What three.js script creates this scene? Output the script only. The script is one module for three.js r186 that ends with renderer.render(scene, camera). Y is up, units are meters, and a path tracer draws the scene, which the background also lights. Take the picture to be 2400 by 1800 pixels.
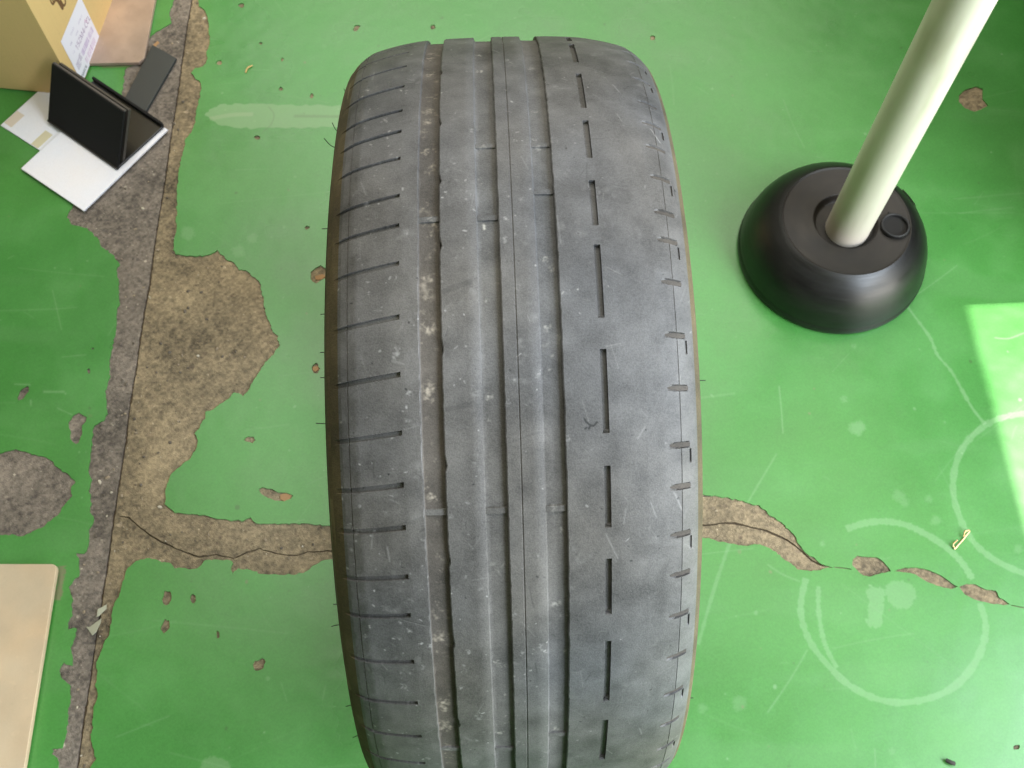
import * as THREE from 'three';
import { mergeGeometries, toCreasedNormals } from 'three/addons/utils/BufferGeometryUtils.js';
import { RoundedBoxGeometry } from 'three/addons/geometries/RoundedBoxGeometry.js';
import { RectAreaLightUniformsLib } from 'three/addons/lights/RectAreaLightUniformsLib.js';

// ------------------------------------------------------------------ camera
const scene = new THREE.Scene();
const FOCAL = 2500, PITCH = 65 * Math.PI / 180;              // focal length in photo pixels (2400 x 1800)
const camera = new THREE.PerspectiveCamera(2 * Math.atan(900 / FOCAL) * 180 / Math.PI, 4 / 3, 0.02, 60);
const EYE = new THREE.Vector3(0, 1.228, 0.387);
const FWD = new THREE.Vector3(0, -Math.sin(PITCH), -Math.cos(PITCH)), UPV = new THREE.Vector3(0, Math.cos(PITCH), -Math.sin(PITCH));
camera.position.copy(EYE);
camera.up.set(0, 1, 0);
camera.lookAt(EYE.clone().add(FWD));
camera.focus = 0.68;
camera.userData.fStop = 24;

const renderer = new THREE.WebGLRenderer({ antialias: true });
renderer.toneMapping = THREE.LinearToneMapping;
renderer.toneMappingExposure = 2.72;
renderer.shadowMap.enabled = true;
renderer.shadowMap.type = THREE.PCFSoftShadowMap;

// ------------------------------------------------------------------ light: a workshop with a wide door on the right
scene.background = new THREE.Color().setRGB(0.034, 0.03, 0.024);   // the dim rest of the workshop
RectAreaLightUniformsLib.init();
const DOOR_X = 1.6, WALL_IN = 1.45, LINTEL_Y = 2.5, JAMB_Z = -0.3, ROOF_Y = 2.78;
// the building stands three degrees off the camera's axes; square() turns its own coordinates into the scene's
const SKEW = 0.052, PIVOT = new THREE.Vector3(0.6, 0, -0.297), square = (x, y, z) => new THREE.Vector3(x, y, z).sub(PIVOT).applyAxisAngle(new THREE.Vector3(0, 1, 0), SKEW).add(PIVOT);
const doorLight = new THREE.RectAreaLight(new THREE.Color().setRGB(0.83, 0.94, 1.06), 5.4, 2.0, 1.46);   // the sky above the houses across the street
doorLight.position.copy(square(WALL_IN + 0.02, 1.73, 0.82));
doorLight.lookAt(square(-2, 1.73, 0.82));
scene.add(doorLight);
const streetLight = new THREE.RectAreaLight(new THREE.Color().setRGB(1.0, 0.97, 0.90), 2.7, 2.0, 0.94);   // the sunlit street seen through the lower half of the door
streetLight.position.copy(square(WALL_IN + 0.02, 0.52, 1.2));
streetLight.lookAt(square(-2, 0.52, 1.2));
scene.add(streetLight);
const ceilingLight = new THREE.RectAreaLight(new THREE.Color().setRGB(1.0, 0.94, 0.84), 1.3, 2.7, 3.6);
ceilingLight.position.set(0.05, ROOF_Y - 0.03, -2.2);
ceilingLight.lookAt(0.05, 0, -2.2);
scene.add(ceilingLight);
const sun = new THREE.DirectionalLight(new THREE.Color().setRGB(1.0, 0.95, 0.86), 3.9);
sun.position.copy(square(0.6 + 1.0 * 2, 2.5 * 2, -0.2));
sun.target.position.copy(square(0.6, 0, -0.2));
sun.shadow.radius = 0.7;
sun.castShadow = true;
sun.shadow.mapSize.set(2048, 2048);
Object.assign(sun.shadow.camera, { left: -3, right: 3, top: 3, bottom: -3, near: 0.1, far: 12 });
scene.add(sun, sun.target);

// ------------------------------------------------------------------ helpers
function rng(seed) { let a = seed >>> 0; return () => { a = (a + 0x6D2B79F5) | 0; let t = Math.imul(a ^ (a >>> 15), 1 | a); t = (t + Math.imul(t ^ (t >>> 7), 61 | t)) ^ t; return ((t ^ (t >>> 14)) >>> 0) / 4294967296; }; }
const PERM = new Uint8Array(512); { const r = rng(77), p = [...Array(256).keys()]; for (let i = 255; i > 0; i--) { const j = Math.floor(r() * (i + 1)); [p[i], p[j]] = [p[j], p[i]]; } for (let i = 0; i < 512; i++) PERM[i] = p[i & 255]; }
const h2 = (x, y) => PERM[(PERM[x & 255] + y) & 255] / 255;
function vnoise(x, y, px = 256, py = 256) {                    // value noise, periodic
  const xi = Math.floor(x), yi = Math.floor(y); let fx = x - xi, fy = y - yi;
  fx = fx * fx * (3 - 2 * fx); fy = fy * fy * (3 - 2 * fy);
  const x0 = ((xi % px) + px) % px, x1 = (x0 + 1) % px, y0 = ((yi % py) + py) % py, y1 = (y0 + 1) % py;
  const a = h2(x0, y0), b = h2(x1, y0), c = h2(x0, y1), d = h2(x1, y1);
  return a + (b - a) * fx + (c - a) * fy + (a - b - c + d) * fx * fy;
}
function fbm(x, y, px, py, oct) { let s = 0, w = 0.5, n = 0; for (let o = 0; o < oct; o++) { s += w * vnoise(x + o * 17, y + o * 31, px, py); n += w; x *= 2; y *= 2; px *= 2; py *= 2; w *= 0.5; } return s / n; }
const clamp = (v, a = 0, b = 1) => v < a ? a : v > b ? b : v;
const sstep = (a, b, v) => { const t = clamp((v - a) / (b - a)); return t * t * (3 - 2 * t); };
const mix = (a, b, t) => a + (b - a) * t;
const toS = (v) => 255 * (v <= 0.0031308 ? 12.92 * v : 1.055 * Math.pow(Math.max(v, 0), 1 / 2.4) - 0.055);
function dataTex(data, w, h, srgb) {
  const t = new THREE.DataTexture(data, w, h, THREE.RGBAFormat); t.wrapS = t.wrapT = THREE.RepeatWrapping; t.magFilter = THREE.LinearFilter; t.minFilter = THREE.LinearMipmapLinearFilter; t.generateMipmaps = true;
  if (srgb) t.colorSpace = THREE.SRGBColorSpace; t.needsUpdate = true; return t;
}
function canvas(w, h) { const c = document.createElement('canvas'); c.width = w; c.height = h; return c; }
// a photo pixel -> the point of the plane y = h it shows
function at(px, py, h = 0) { const d = FWD.clone().addScaledVector(new THREE.Vector3(1, 0, 0), (px - 1200) / FOCAL).addScaledVector(UPV, -(py - 900) / FOCAL); return EYE.clone().addScaledVector(d, (h - EYE.y) / d.y); }
function toPixel(p) { const q = p.clone().sub(EYE), z = q.dot(FWD); return [1200 + FOCAL * q.x / z, 900 - FOCAL * q.dot(UPV) / z]; }
const Z = 800 / 2212, zoom = (x0, y0, pts) => pts.map(([x, y]) => [x0 + x * Z, y0 + y * Z]);
const used = {};
function numbered(n) { const k = used[n] = (used[n] ?? -1) + 1; return k ? `${n}_${String(k).padStart(3, '0')}` : n; }
function mesh(name, geo, mat, parent) { const m = new THREE.Mesh(geo, mat); m.name = parent ? name : numbered(name); m.castShadow = m.receiveShadow = true; (parent ?? scene).add(m); return m; }
function thing(name, label, category, pos = [0, 0, 0], turn = 0, group) { const g = new THREE.Group(); g.name = numbered(name); g.position.set(...pos); g.rotation.y = turn; g.userData = { label, category }; if (group) g.userData.group = group; scene.add(g); return g; }
function tag(o, label, category, group) { Object.assign(o.userData, { label, category }); if (group) o.userData.group = group; return o; }
function structure(name, geo, mat) { const m = mesh(name, geo, mat); m.userData.kind = 'structure'; return m; }
const std = (o) => new THREE.MeshStandardMaterial(o);
const lin = (r, g, b) => new THREE.Color().setRGB(r, g, b);
function box(w, h, d, x, y, z) { const g = new THREE.BoxGeometry(w, h, d); g.translate(x, y, z); return g; }

// ------------------------------------------------------------------ the shell that shades: wall, lintel and roof (outside the picture)
const plaster = std({ color: lin(0.30, 0.25, 0.19), roughness: 0.9 });
const skewed = (m) => { m.rotation.y = SKEW; m.position.copy(square(0, 0, 0)); return m; };
skewed(structure('workshop_wall', box(DOOR_X - WALL_IN, ROOF_Y, 3.7, (DOOR_X + WALL_IN) / 2, ROOF_Y / 2, JAMB_Z - 1.85), plaster));
skewed(structure('door_lintel', box(DOOR_X - WALL_IN, ROOF_Y - LINTEL_Y, 4.2, (DOOR_X + WALL_IN) / 2, (ROOF_Y + LINTEL_Y) / 2, JAMB_Z + 2.1), plaster));
const steel = std({ color: lin(0.10, 0.085, 0.07), roughness: 0.6 });
const shadeBox = thing('shade_box', 'unseen dark box added beyond the white pole to shade the floor', 'shadeBox', square(0.80, 0, -0.3).toArray(), SKEW);  // unseen box, added to block door light and sun from the floor here
mesh('carcass', new RoundedBoxGeometry(0.5, 0.69, 1.3, 2, 0.006).translate(0.25, 0.415, -0.65), steel, shadeBox);
for (const [x, z] of [[0.05, -0.06], [0.45, -0.06], [0.05, -1.24], [0.45, -1.24]]) mesh('foot', new THREE.CylinderGeometry(0.022, 0.028, 0.071, 20).translate(x, 0.0355, z), steel, shadeBox);
structure('roof', box(DOOR_X + 3.4, 0.1, 8, (DOOR_X - 3.4) / 2, ROOF_Y + 0.052, 0), plaster);

// ------------------------------------------------------------------ floor: concrete slabs under a chipped green coating
const FT = 2.4, FX0 = -1.2, FZ0 = -1.5, FN = 2048;               // tile of the coating's texture in metres and its corner
const fpx = (p) => [(p.x - FX0) / FT * FN, (p.z - FZ0) / FT * FN];
function coatingMaterial() {
  const c = canvas(FN, FN), g = c.getContext('2d'), r = rng(5);
  g.fillStyle = '#000'; g.fillRect(0, 0, FN, FN); g.globalCompositeOperation = 'lighter'; g.lineCap = 'round'; g.lineJoin = 'round';
  const path = (pts, w, style, jit = 0) => {                    // marks traced from the photo, laid on the floor
    const q = pts.map(([x, y]) => fpx(at(x, y)));
    for (let i = 0; i + 1 < q.length; i++) { const n = Math.max(1, Math.round(Math.hypot(q[i + 1][0] - q[i][0], q[i + 1][1] - q[i][1]) / 5)); for (let k = 0; k < n; k++) {
      const f = (t) => [mix(q[i][0], q[i + 1][0], t), mix(q[i][1], q[i + 1][1], t)], a = f(k / n), b = f((k + 1) / n);
      g.strokeStyle = style; g.lineWidth = w * FN / FT * (1 + jit * (r() - 0.5)); g.lineCap = 'butt'; g.beginPath(); g.moveTo(...a); g.lineTo(...b); g.stroke(); } }
  };
  const smooth = (pts, n = 60) => new THREE.CatmullRomCurve3(pts.map(([x, y]) => new THREE.Vector3(x, y, 0))).getPoints(n).map((v) => [v.x, v.y]);
  const blob = (pts, style) => { const q = smooth([...pts, pts[0]], 80).map(([x, y]) => fpx(at(x, y))); g.fillStyle = style; g.beginPath(); q.forEach((p, i) => g[i ? 'lineTo' : 'moveTo'](p[0] + (r() - 0.5) * 3.5, p[1] + (r() - 0.5) * 3.5)); g.closePath(); g.fill(); };
  const dot = (x0, y0, x, y, s, v) => { const p = []; for (let k = 0; k < 9; k++) { const a = k / 9 * 6.283, q = s * (1.3 + r() * 0.5); p.push([x + Math.cos(a) * q, y + Math.sin(a) * q]); } blob(zoom(x0, y0, p), `rgb(${v * 0.55},0,0)`); blob(zoom(x0, y0, p.map(([a, b]) => [x + (a - x) * 0.75, y + (b - y) * 0.75])), `rgb(${v * 0.3},0,0)`); };
  // ring left by a drum, two more arcs, and the patch inside it
  path(smooth(zoom(1600, 1200, [[1060, 110], [1190, 70], [1330, 62], [1450, 85], [1560, 135], [1690, 215], [1800, 315], [1880, 435]])), 0.0082, 'rgb(66,0,0)', 0.4);
  path(smooth(zoom(1600, 1200, [[1925, 590], [1955, 680], [1965, 760], [1940, 880], [1880, 1000], [1780, 1115], [1650, 1190], [1440, 1235], [1300, 1222], [1180, 1180], [1050, 1100], [940, 990], [850, 880], [790, 760], [765, 640], [775, 530], [800, 430]])), 0.0075, 'rgb(60,0,0)', 0.45);
  path(smooth(zoom(1600, 1200, [[880, 480], [880, 620], [895, 740], [920, 850], [960, 940], [1000, 1010]])), 0.0055, 'rgb(58,0,0)', 0.6);
  path(smooth(zoom(1600, 600, [[2330, 1010], [2212, 1022], [2100, 1040], [2000, 1075], [1900, 1145], [1830, 1220], [1780, 1320], [1755, 1430], [1755, 1540], [1780, 1650], [1830, 1770], [1900, 1870], [2000, 1955], [2120, 2020], [2250, 2070]])), 0.0078, 'rgb(62,0,0)', 0.4);
  blob(zoom(1600, 1200, [[1190, 495], [1250, 485], [1310, 500], [1300, 600], [1290, 745], [1230, 748], [1195, 735], [1205, 620]]), 'rgb(52,0,0)');
  blob(zoom(1600, 1200, [[1310, 480], [1400, 445], [1480, 470], [1512, 540], [1470, 610], [1410, 632], [1340, 590]]), 'rgb(48,0,0)');
  // left of the tyre: a worn stripe of old line paint with a rounded end, and the stain round it
  blob(zoom(0, 0, [[1330, 740], [1400, 690], [1560, 672], [1800, 680], [2000, 682], [2300, 690], [2500, 700], [2500, 840], [2212, 826], [1900, 826], [1600, 830], [1400, 800]]), 'rgb(95,0,20)');
  path(smooth(zoom(0, 0, [[1360, 770], [1500, 745], [1640, 740]])), 0.007, 'rgb(60,0,30)');
  path(smooth(zoom(0, 0, [[1740, 690], [1775, 740], [1760, 800], [1700, 860]])), 0.0015, 'rgb(0,90,0)');
  path(zoom(0, 0, [[1905, 752], [2300, 757]]), 0.005, 'rgb(0,70,0)');
  for (const [x, y, s, v] of [[1215, 1512, 30, 55], [1635, 1545, 22, 45], [1545, 1630, 28, 45], [2100, 300, 10, 30]]) dot(0, 0, x, y, s, v);
  for (const [x, y, s, v] of [[1135, 1115, 33, 70], [1045, 930, 13, 50], [1595, 1575, 14, 45], [1400, 1555, 26, 40], [1440, 1600, 18, 40], [1110, 585, 8, 50]]) dot(1600, 600, x, y, s, v);
  for (const [x, y, s, v] of [[1640, 55, 24, 45], [905, 205, 8, 60], [2175, 240, 18, 45], [370, 1240, 32, 40], [130, 1270, 20, 40], [1355, 1550, 12, 35]]) dot(1600, 1200, x, y, s, v);
  blob(zoom(0, 1200, [[1290, 1659], [1330, 1600], [1390, 1590], [1450, 1610], [1500, 1659], [1400, 1720]]), 'rgb(50,0,10)');
  // traced long scratches and the scuffed track on the right
  const scr = [[zoom(1600, 600, [[1450, 320], [1540, 440], [1610, 540], [1650, 640], [1740, 745], [1800, 850], [1880, 990], [1960, 1090]]), 0.004, 60, 0.9], [zoom(1600, 600, [[1520, 250], [1640, 165], [1780, 60]]), 0.0012, 60, 0.3], [zoom(1600, 600, [[2020, 530], [2110, 535], [2212, 500], [2300, 480]]), 0.002, 60, 0.4],
    [zoom(1600, 600, [[625, 840], [640, 1000], [650, 1150]]), 0.0016, 70, 0.4], [zoom(1600, 600, [[110, 920], [340, 890]]), 0.003, 25, 0.8], [zoom(1600, 600, [[970, 750], [1080, 630]]), 0.001, 45, 0.2], [zoom(1600, 600, [[420, 1600], [610, 1280]]), 0.0022, 45, 0.6],
    [zoom(1600, 1200, [[305, 200], [210, 480], [100, 860]]), 0.004, 45, 0.5], [zoom(1600, 1200, [[100, 275], [460, 235]]), 0.0012, 40, 0.3], [zoom(1600, 1200, [[550, 340], [640, 400], [760, 450]]), 0.0022, 40, 0.5], [zoom(1600, 1200, [[550, 1300], [700, 1080], [810, 890]]), 0.0016, 45, 0.5], [zoom(1600, 1200, [[1245, 1530], [1250, 1650]]), 0.001, 60, 0.2],
    [zoom(0, 1200, [[750, 1460], [900, 1400], [1100, 1320]]), 0.001, 55, 0.3], [zoom(0, 1200, [[1820, 1100], [1860, 1230]]), 0.001, 45, 0.3], [zoom(0, 1200, [[2090, 1220], [2110, 1120]]), 0.001, 45, 0.3], [zoom(0, 600, [[340, 220], [400, 480]]), 0.001, 70, 0.3], [zoom(0, 600, [[280, 880], [420, 880]]), 0.003, 60, 0.6], [zoom(0, 600, [[90, 830], [200, 835]]), 0.002, 60, 0.4], [zoom(0, 600, [[370, 985], [470, 1030]]), 0.0012, 70, 0.3], [zoom(0, 600, [[400, 655], [560, 640]]), 0.0012, 55, 0.3], [zoom(0, 600, [[200, 930], [200, 970]]), 0.002, 60, 0.3],
    [zoom(1600, 0, [[650, 640], [720, 820], [790, 960]]), 0.0016, 30, 0.5], [zoom(1600, 0, [[1890, 1330], [1950, 1240]]), 0.001, 35, 0.4], [zoom(1600, 0, [[1500, 1380], [2140, 1380]]), 0.0008, 35, 0.4]];
  for (const [p, w, v, j] of scr) path(smooth(p, 40), w, `rgb(${v},0,0)`, j);
  // scratches, scuffs and specks everywhere
  for (let i = 0; i < 900; i++) {
    const x = r() * FN, y = r() * FN, a = (r() < 0.45 ? (r() - 0.5) * 0.5 : r() * 6.28), L = 8 + Math.pow(r(), 3) * 130, v = 7 + r() * r() * 34;
    g.strokeStyle = `rgb(${v},0,0)`; g.lineWidth = 0.6 + r() * 1.3; g.beginPath(); g.moveTo(x, y); g.quadraticCurveTo(x + Math.cos(a) * L / 2 + (r() - 0.5) * 6, y + Math.sin(a) * L / 2 + (r() - 0.5) * 6, x + Math.cos(a) * L, y + Math.sin(a) * L); g.stroke();
  }
  for (let i = 0; i < 1300; i++) { const x = r() * FN, y = r() * FN, s = 0.5 + r() * r() * 2.2, k = r(); g.fillStyle = k < 0.5 ? `rgb(${30 + r() * 60},0,0)` : k < 0.8 ? `rgb(0,${30 + r() * 90},0)` : `rgb(0,0,${40 + r() * 90})`; g.beginPath(); g.ellipse(x, y, s, s * (0.5 + r() * 0.8), r() * 3, 0, 6.3); g.fill(); }
  // brown scrapings beside the beige slab and by the board
  path(smooth(zoom(0, 1200, [[400, 350], [395, 420], [385, 500], [370, 570]]), 30), 0.008, 'rgb(20,60,150)', 0.9);
  path(zoom(0, 0, [[640, 425], [760, 430], [900, 425]]), 0.006, 'rgb(0,40,120)', 0.9);
  const m = g.getImageData(0, 0, FN, FN).data, col = new Uint8Array(FN * FN * 4), rou = new Uint8Array(FN * FN * 4);
  for (let y = 0; y < FN; y++) for (let x = 0; x < FN; x++) {
    const i = (y * FN + x) * 4, u = x / FN, v = y / FN;
    const big = fbm(u * 6, v * 6, 6, 6, 3), mid = fbm(u * 40 + 3, v * 40, 40, 40, 3), fine = h2(x * 7 + (y >> 3), y * 13 + (x >> 2)), sm = fbm(u * 18, v * 60, 18, 60, 3);
    const scuff = sstep(0.52, 0.78, sm) * 0.5 + sstep(0.55, 0.8, mid) * 0.35;
    let R = 0.059, G = 0.244, B = 0.047;
    const t = (big - 0.5) * 0.4; R *= 1 + t * 0.5; G *= 1 + t * 0.2; B *= 1 - t * 0.4;
    const k = 1 + (mid - 0.5) * 0.22 + (fine - 0.5) * 0.2; R *= k; G *= k; B *= k;
    let p = clamp(m[i] / 255 + scuff * 0.085); R = mix(R, 0.30, p); G = mix(G, 0.47, p); B = mix(B, 0.27, p);
    p = clamp(m[i + 1] / 255); R = mix(R, 0.05, p); G = mix(G, 0.06, p); B = mix(B, 0.03, p);
    p = clamp(m[i + 2] / 255); R = mix(R, 0.22, p); G = mix(G, 0.16, p); B = mix(B, 0.11, p);
    col[i] = toS(R); col[i + 1] = toS(G); col[i + 2] = toS(B); col[i + 3] = 255;
    const ro = clamp(0.34 + (mid - 0.5) * 0.16 + (big - 0.5) * 0.2 + m[i] / 255 * 0.35 + scuff * 0.12, 0.2, 0.9) * 255; rou[i] = rou[i + 1] = rou[i + 2] = ro; rou[i + 3] = 255;
  }
  // fine undulation of a roller-laid coating
  const BN = 1024, bmp = new Uint8Array(BN * BN * 4);
  for (let y = 0; y < BN; y++) for (let x = 0; x < BN; x++) { const i = (y * BN + x) * 4, b = (fbm(x / BN * 70, y / BN * 70, 70, 70, 3) * 0.7 + fbm(x / BN * 200, y / BN * 200, 200, 200, 1) * 0.3) * 255; bmp[i] = bmp[i + 1] = bmp[i + 2] = b; bmp[i + 3] = 255; }
  return new THREE.MeshPhysicalMaterial({ map: dataTex(col, FN, FN, true), roughnessMap: dataTex(rou, FN, FN), roughness: 1, metalness: 0, clearcoat: 0.25, clearcoatRoughness: 0.2, bumpMap: dataTex(bmp, BN, BN), bumpScale: 0.0006 });
}
function concreteMaterial(seed, base, dark, light, pebbles) {
  const N = 1024, c = canvas(N, N), g = c.getContext('2d'), r = rng(seed);
  const cc = (a) => `rgb(${a.map((v) => Math.round(toS(v))).join(',')})`;
  g.fillStyle = cc(base); g.fillRect(0, 0, N, N);
  const stone = (x, y, s, q, an, style) => { g.fillStyle = style; for (const dx of [-N, 0, N]) for (const dy of [-N, 0, N]) { if (x + dx < -40 || x + dx > N + 40 || y + dy < -40 || y + dy > N + 40) continue; g.beginPath(); for (let k = 0; k < 9; k++) { const a = k / 9 * 6.283, rr = s * (0.75 + h2(k * 3 + Math.floor(x), Math.floor(y)) * 0.5); g[k ? 'lineTo' : 'moveTo'](x + dx + Math.cos(a + an) * rr, y + dy + Math.sin(a + an) * rr * q); } g.closePath(); g.fill(); } };
  for (let i = 0; i < pebbles; i++) { const k = r(), t = r(); const a = k < 0.55 ? base.map((v, j) => mix(v, dark[j], 0.25 + t * 0.6)) : base.map((v, j) => mix(v, light[j], t * t * 0.9)); g.globalAlpha = 0.35 + r() * 0.5; stone(r() * N, r() * N, k < 0.55 ? 1.5 + r() * r() * 7 : 1 + r() * r() * r() * 6, 0.5 + r() * 0.5, r() * 6, cc(a)); }
  g.globalAlpha = 1;
  const d = g.getImageData(0, 0, N, N).data, col = new Uint8Array(N * N * 4), bmp = new Uint8Array(N * N * 4);
  for (let y = 0; y < N; y++) for (let x = 0; x < N; x++) { const i = (y * N + x) * 4, n = fbm(x / N * 10, y / N * 10, 10, 10, 5), f = h2(x * 5, y * 11 + x), k = 0.42 + n * 1.1 + (f - 0.5) * 0.35 + (vnoise(x / N * 230, y / N * 230, 230, 230) - 0.5) * 0.6 + (vnoise(x / N * 90 + 5, y / N * 90, 90, 90) - 0.5) * 0.4;
    for (let j = 0; j < 3; j++) col[i + j] = clamp(d[i + j] * Math.sqrt(Math.max(0.08, k)), 0, 255); col[i + 3] = 255;
    const b = clamp(0.35 * (d[i] / 150) + 0.45 * n + 0.2 * f) * 255; bmp[i] = bmp[i + 1] = bmp[i + 2] = b; bmp[i + 3] = 255; }
  return std({ map: dataTex(col, N, N, true), bumpMap: dataTex(bmp, N, N), bumpScale: 0.0045, roughness: 0.88 });
}
const coat = coatingMaterial();
const concreteGrey = concreteMaterial(11, [0.185, 0.155, 0.13], [0.08, 0.07, 0.062], [0.5, 0.44, 0.36], 9000);
const concreteBrown = concreteMaterial(23, [0.235, 0.184, 0.114], [0.12, 0.09, 0.06], [0.52, 0.43, 0.3], 5200);

// outlines traced from the photo, taken to the floor, roughened
const CONC_TOP = -0.0013;
function ragged(pix, amp = 0.0021, step = 0.0026, closed = true) {
  const w = pix.map((p) => { const q = at(p[0], p[1]); return [q.x, q.z]; }), out = [];
  for (let i = 0; i < w.length - (closed ? 0 : 1); i++) { const a = w[i], b = w[(i + 1) % w.length], L = Math.hypot(b[0] - a[0], b[1] - a[1]), n = Math.max(1, Math.min(60, Math.round(L / step)));
    for (let k = 0; k < n; k++) { const x = mix(a[0], b[0], k / n), z = mix(a[1], b[1], k / n); out.push(new THREE.Vector2(x + amp * 2 * (fbm(x * 240 + 9, z * 240, 256, 256, 3) - 0.5), -(z + amp * 2 * (fbm(x * 240 + 90, z * 240 + 40, 256, 256, 3) - 0.5)))); } }
  return out;
}
const leftEdge = [...zoom(0, 0, [[1110, -600], [1125, 0], [1095, 90], [1110, 150], [1060, 180], [1000, 210], [955, 260], [930, 400], [850, 425], [810, 450], [795, 560], [775, 650], [755, 750], [700, 950], [560, 1200], [450, 1370], [440, 1400], [455, 1450], [510, 1465], [560, 1480], [600, 1510], [640, 1550], [660, 1600], [730, 1655]]),
  ...zoom(0, 600, [[775, 50], [755, 100], [770, 150], [775, 300], [755, 350], [760, 410], [745, 500], [725, 600], [710, 680], [710, 790], [680, 880], [695, 940], [690, 1020], [670, 1070], [610, 1100], [595, 1180], [590, 1280], [580, 1340], [570, 1400], [590, 1450], [575, 1520], [590, 1600]]),
  ...zoom(0, 1200, [[580, 0], [608, 40], [605, 70], [580, 110], [580, 170], [560, 250], [545, 275], [495, 268], [510, 320], [512, 410], [480, 430], [450, 490], [470, 560], [460, 600], [470, 670], [440, 720], [440, 760], [490, 755], [490, 800], [460, 880], [465, 930], [470, 995], [410, 975], [390, 1010], [395, 1070], [430, 1100], [455, 1130], [455, 1210], [440, 1290], [440, 1360], [420, 1480], [400, 1530], [340, 1535], [335, 1570], [375, 1590], [380, 1659], [370, 2000]])];
const rightEdge = [...zoom(0, 1200, [[560, 2000], [590, 1659], [620, 1600], [595, 1500], [585, 1440], [605, 1400], [600, 1320], [610, 1250], [635, 1190], [620, 1120], [630, 1040], [625, 980], [650, 920], [680, 830], [705, 800], [720, 720], [730, 620], [770, 540], [795, 460], [820, 370], [870, 320], [950, 300], [1000, 300], [1050, 325], [1110, 335], [1130, 360], [1220, 372], [1290, 360], [1330, 310], [1400, 310], [1490, 308], [1510, 325], [1490, 380], [1510, 405], [1540, 365], [1600, 370], [1650, 385], [1700, 405], [1800, 405], [1900, 405], [1980, 390], [2030, 345], [2100, 315], [2160, 305]]),
  ...zoom(1600, 1200, [[-900, 240], [-300, 150], [120, 160], [200, 180], [300, 205], [400, 215], [500, 212], [560, 230], [640, 290], [750, 370], [850, 382], [920, 370], [975, 357], [900, 340], [850, 300], [800, 265], [740, 195], [735, 160], [690, 110], [620, 60], [545, 0]]),
  ...zoom(1600, 600, [[500, 1620], [400, 1590], [300, 1570], [200, 1555], [120, 1545], [-300, 1560], [-1200, 1700]]),
  ...zoom(0, 1200, [[2140, 90], [2060, 85], [1980, 75], [1900, 75], [1830, 80], [1740, 75], [1660, 75], [1620, 40], [1600, 45], [1560, 60], [1500, 55], [1400, 40], [1330, 20], [1230, 15], [1130, 0]]),
  ...zoom(0, 600, [[1070, 1610], [1075, 1520], [1090, 1460], [1110, 1410], [1160, 1370], [1220, 1320], [1265, 1260], [1280, 1200], [1265, 1150], [1290, 1120], [1310, 1070], [1330, 1050], [1325, 1015], [1370, 1000], [1400, 975], [1440, 955], [1480, 930], [1510, 890], [1550, 890], [1580, 910], [1610, 870], [1650, 800], [1690, 740], [1720, 690], [1770, 640], [1810, 580], [1800, 520], [1770, 490], [1740, 420], [1715, 350], [1710, 270], [1690, 220], [1690, 180], [1650, 140], [1600, 95], [1550, 90], [1520, 45], [1460, 15]]),
  ...zoom(0, 0, [[1410, 1620], [1360, 1650], [1280, 1659], [1150, 1650], [1120, 1620], [1130, 1560], [1140, 1480], [1145, 1380], [1145, 1300], [1150, 1200], [1160, 1090], [1175, 1030], [1195, 960], [1200, 900], [1240, 860], [1265, 800], [1270, 720], [1285, 660], [1300, 600], [1305, 540], [1270, 510], [1240, 470], [1270, 440], [1320, 430], [1340, 390], [1340, 340], [1355, 300], [1360, 240], [1350, 170], [1350, 120], [1330, 70], [1290, 40], [1285, 0], [1290, -600]])];
const holes = [ragged([...leftEdge, ...rightEdge])];
holes.push(ragged([...zoom(0, 600, [[-300, 1380], [-100, 1290], [0, 1275], [60, 1260], [100, 1250], [170, 1275], [230, 1290], [290, 1300], [340, 1330], [370, 1370], [420, 1400], [490, 1460], [455, 1510], [465, 1560], [420, 1610], [385, 1659]]), ...zoom(0, 1200, [[350, 40], [290, 90], [230, 120], [170, 150], [130, 160], [80, 145], [0, 155], [-120, 150], [-300, 60]])]));
holes.push(ragged(zoom(1600, 1200, [[1100, 310], [1130, 285], [1200, 290], [1260, 295], [1300, 320], [1340, 370], [1352, 385], [1290, 395], [1220, 420], [1170, 410], [1120, 370], [1100, 345]]), 0.001));
holes.push(ragged(zoom(1600, 1200, [[1375, 382], [1440, 360], [1520, 360], [1580, 370], [1640, 395], [1700, 430], [1750, 465], [1782, 484], [1740, 500], [1650, 480], [1580, 450], [1500, 400]]), 0.001));
holes.push(ragged(zoom(1600, 1200, [[1792, 486], [1840, 465], [1900, 470], [1960, 500], [2030, 510], [2050, 550], [2120, 597], [2080, 603], [2000, 595], [1900, 570], [1830, 535]]), 0.001));
holes.push(ragged(zoom(1600, 1200, [[985, 354], [1040, 360], [1092, 368], [1092, 373], [1040, 367], [985, 361]]), 0.0003));
holes.push(ragged(zoom(1600, 1200, [[2130, 602], [2212, 617], [2300, 622], [2300, 629], [2212, 624], [2130, 608]]), 0.0003));
holes.push(ragged(zoom(1600, 0, [[1790, 620], [1830, 580], [1900, 560], [1945, 575], [1945, 640], [1980, 685], [1930, 710], [1890, 725], [1830, 700], [1790, 660]]), 0.0008));
const chipAt = (x0, y0, x, y, a, b, turn) => { const p = []; for (let k = 0; k < 12; k++) { const t = k / 12 * 6.283, rr = 0.8 + h2(k * 7 + x, y) * 0.4, u = Math.cos(t) * a * rr, v = Math.sin(t) * b * rr; p.push([x + u * Math.cos(turn) - v * Math.sin(turn), y + u * Math.sin(turn) + v * Math.cos(turn)]); } return zoom(x0, y0, p); };
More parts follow.
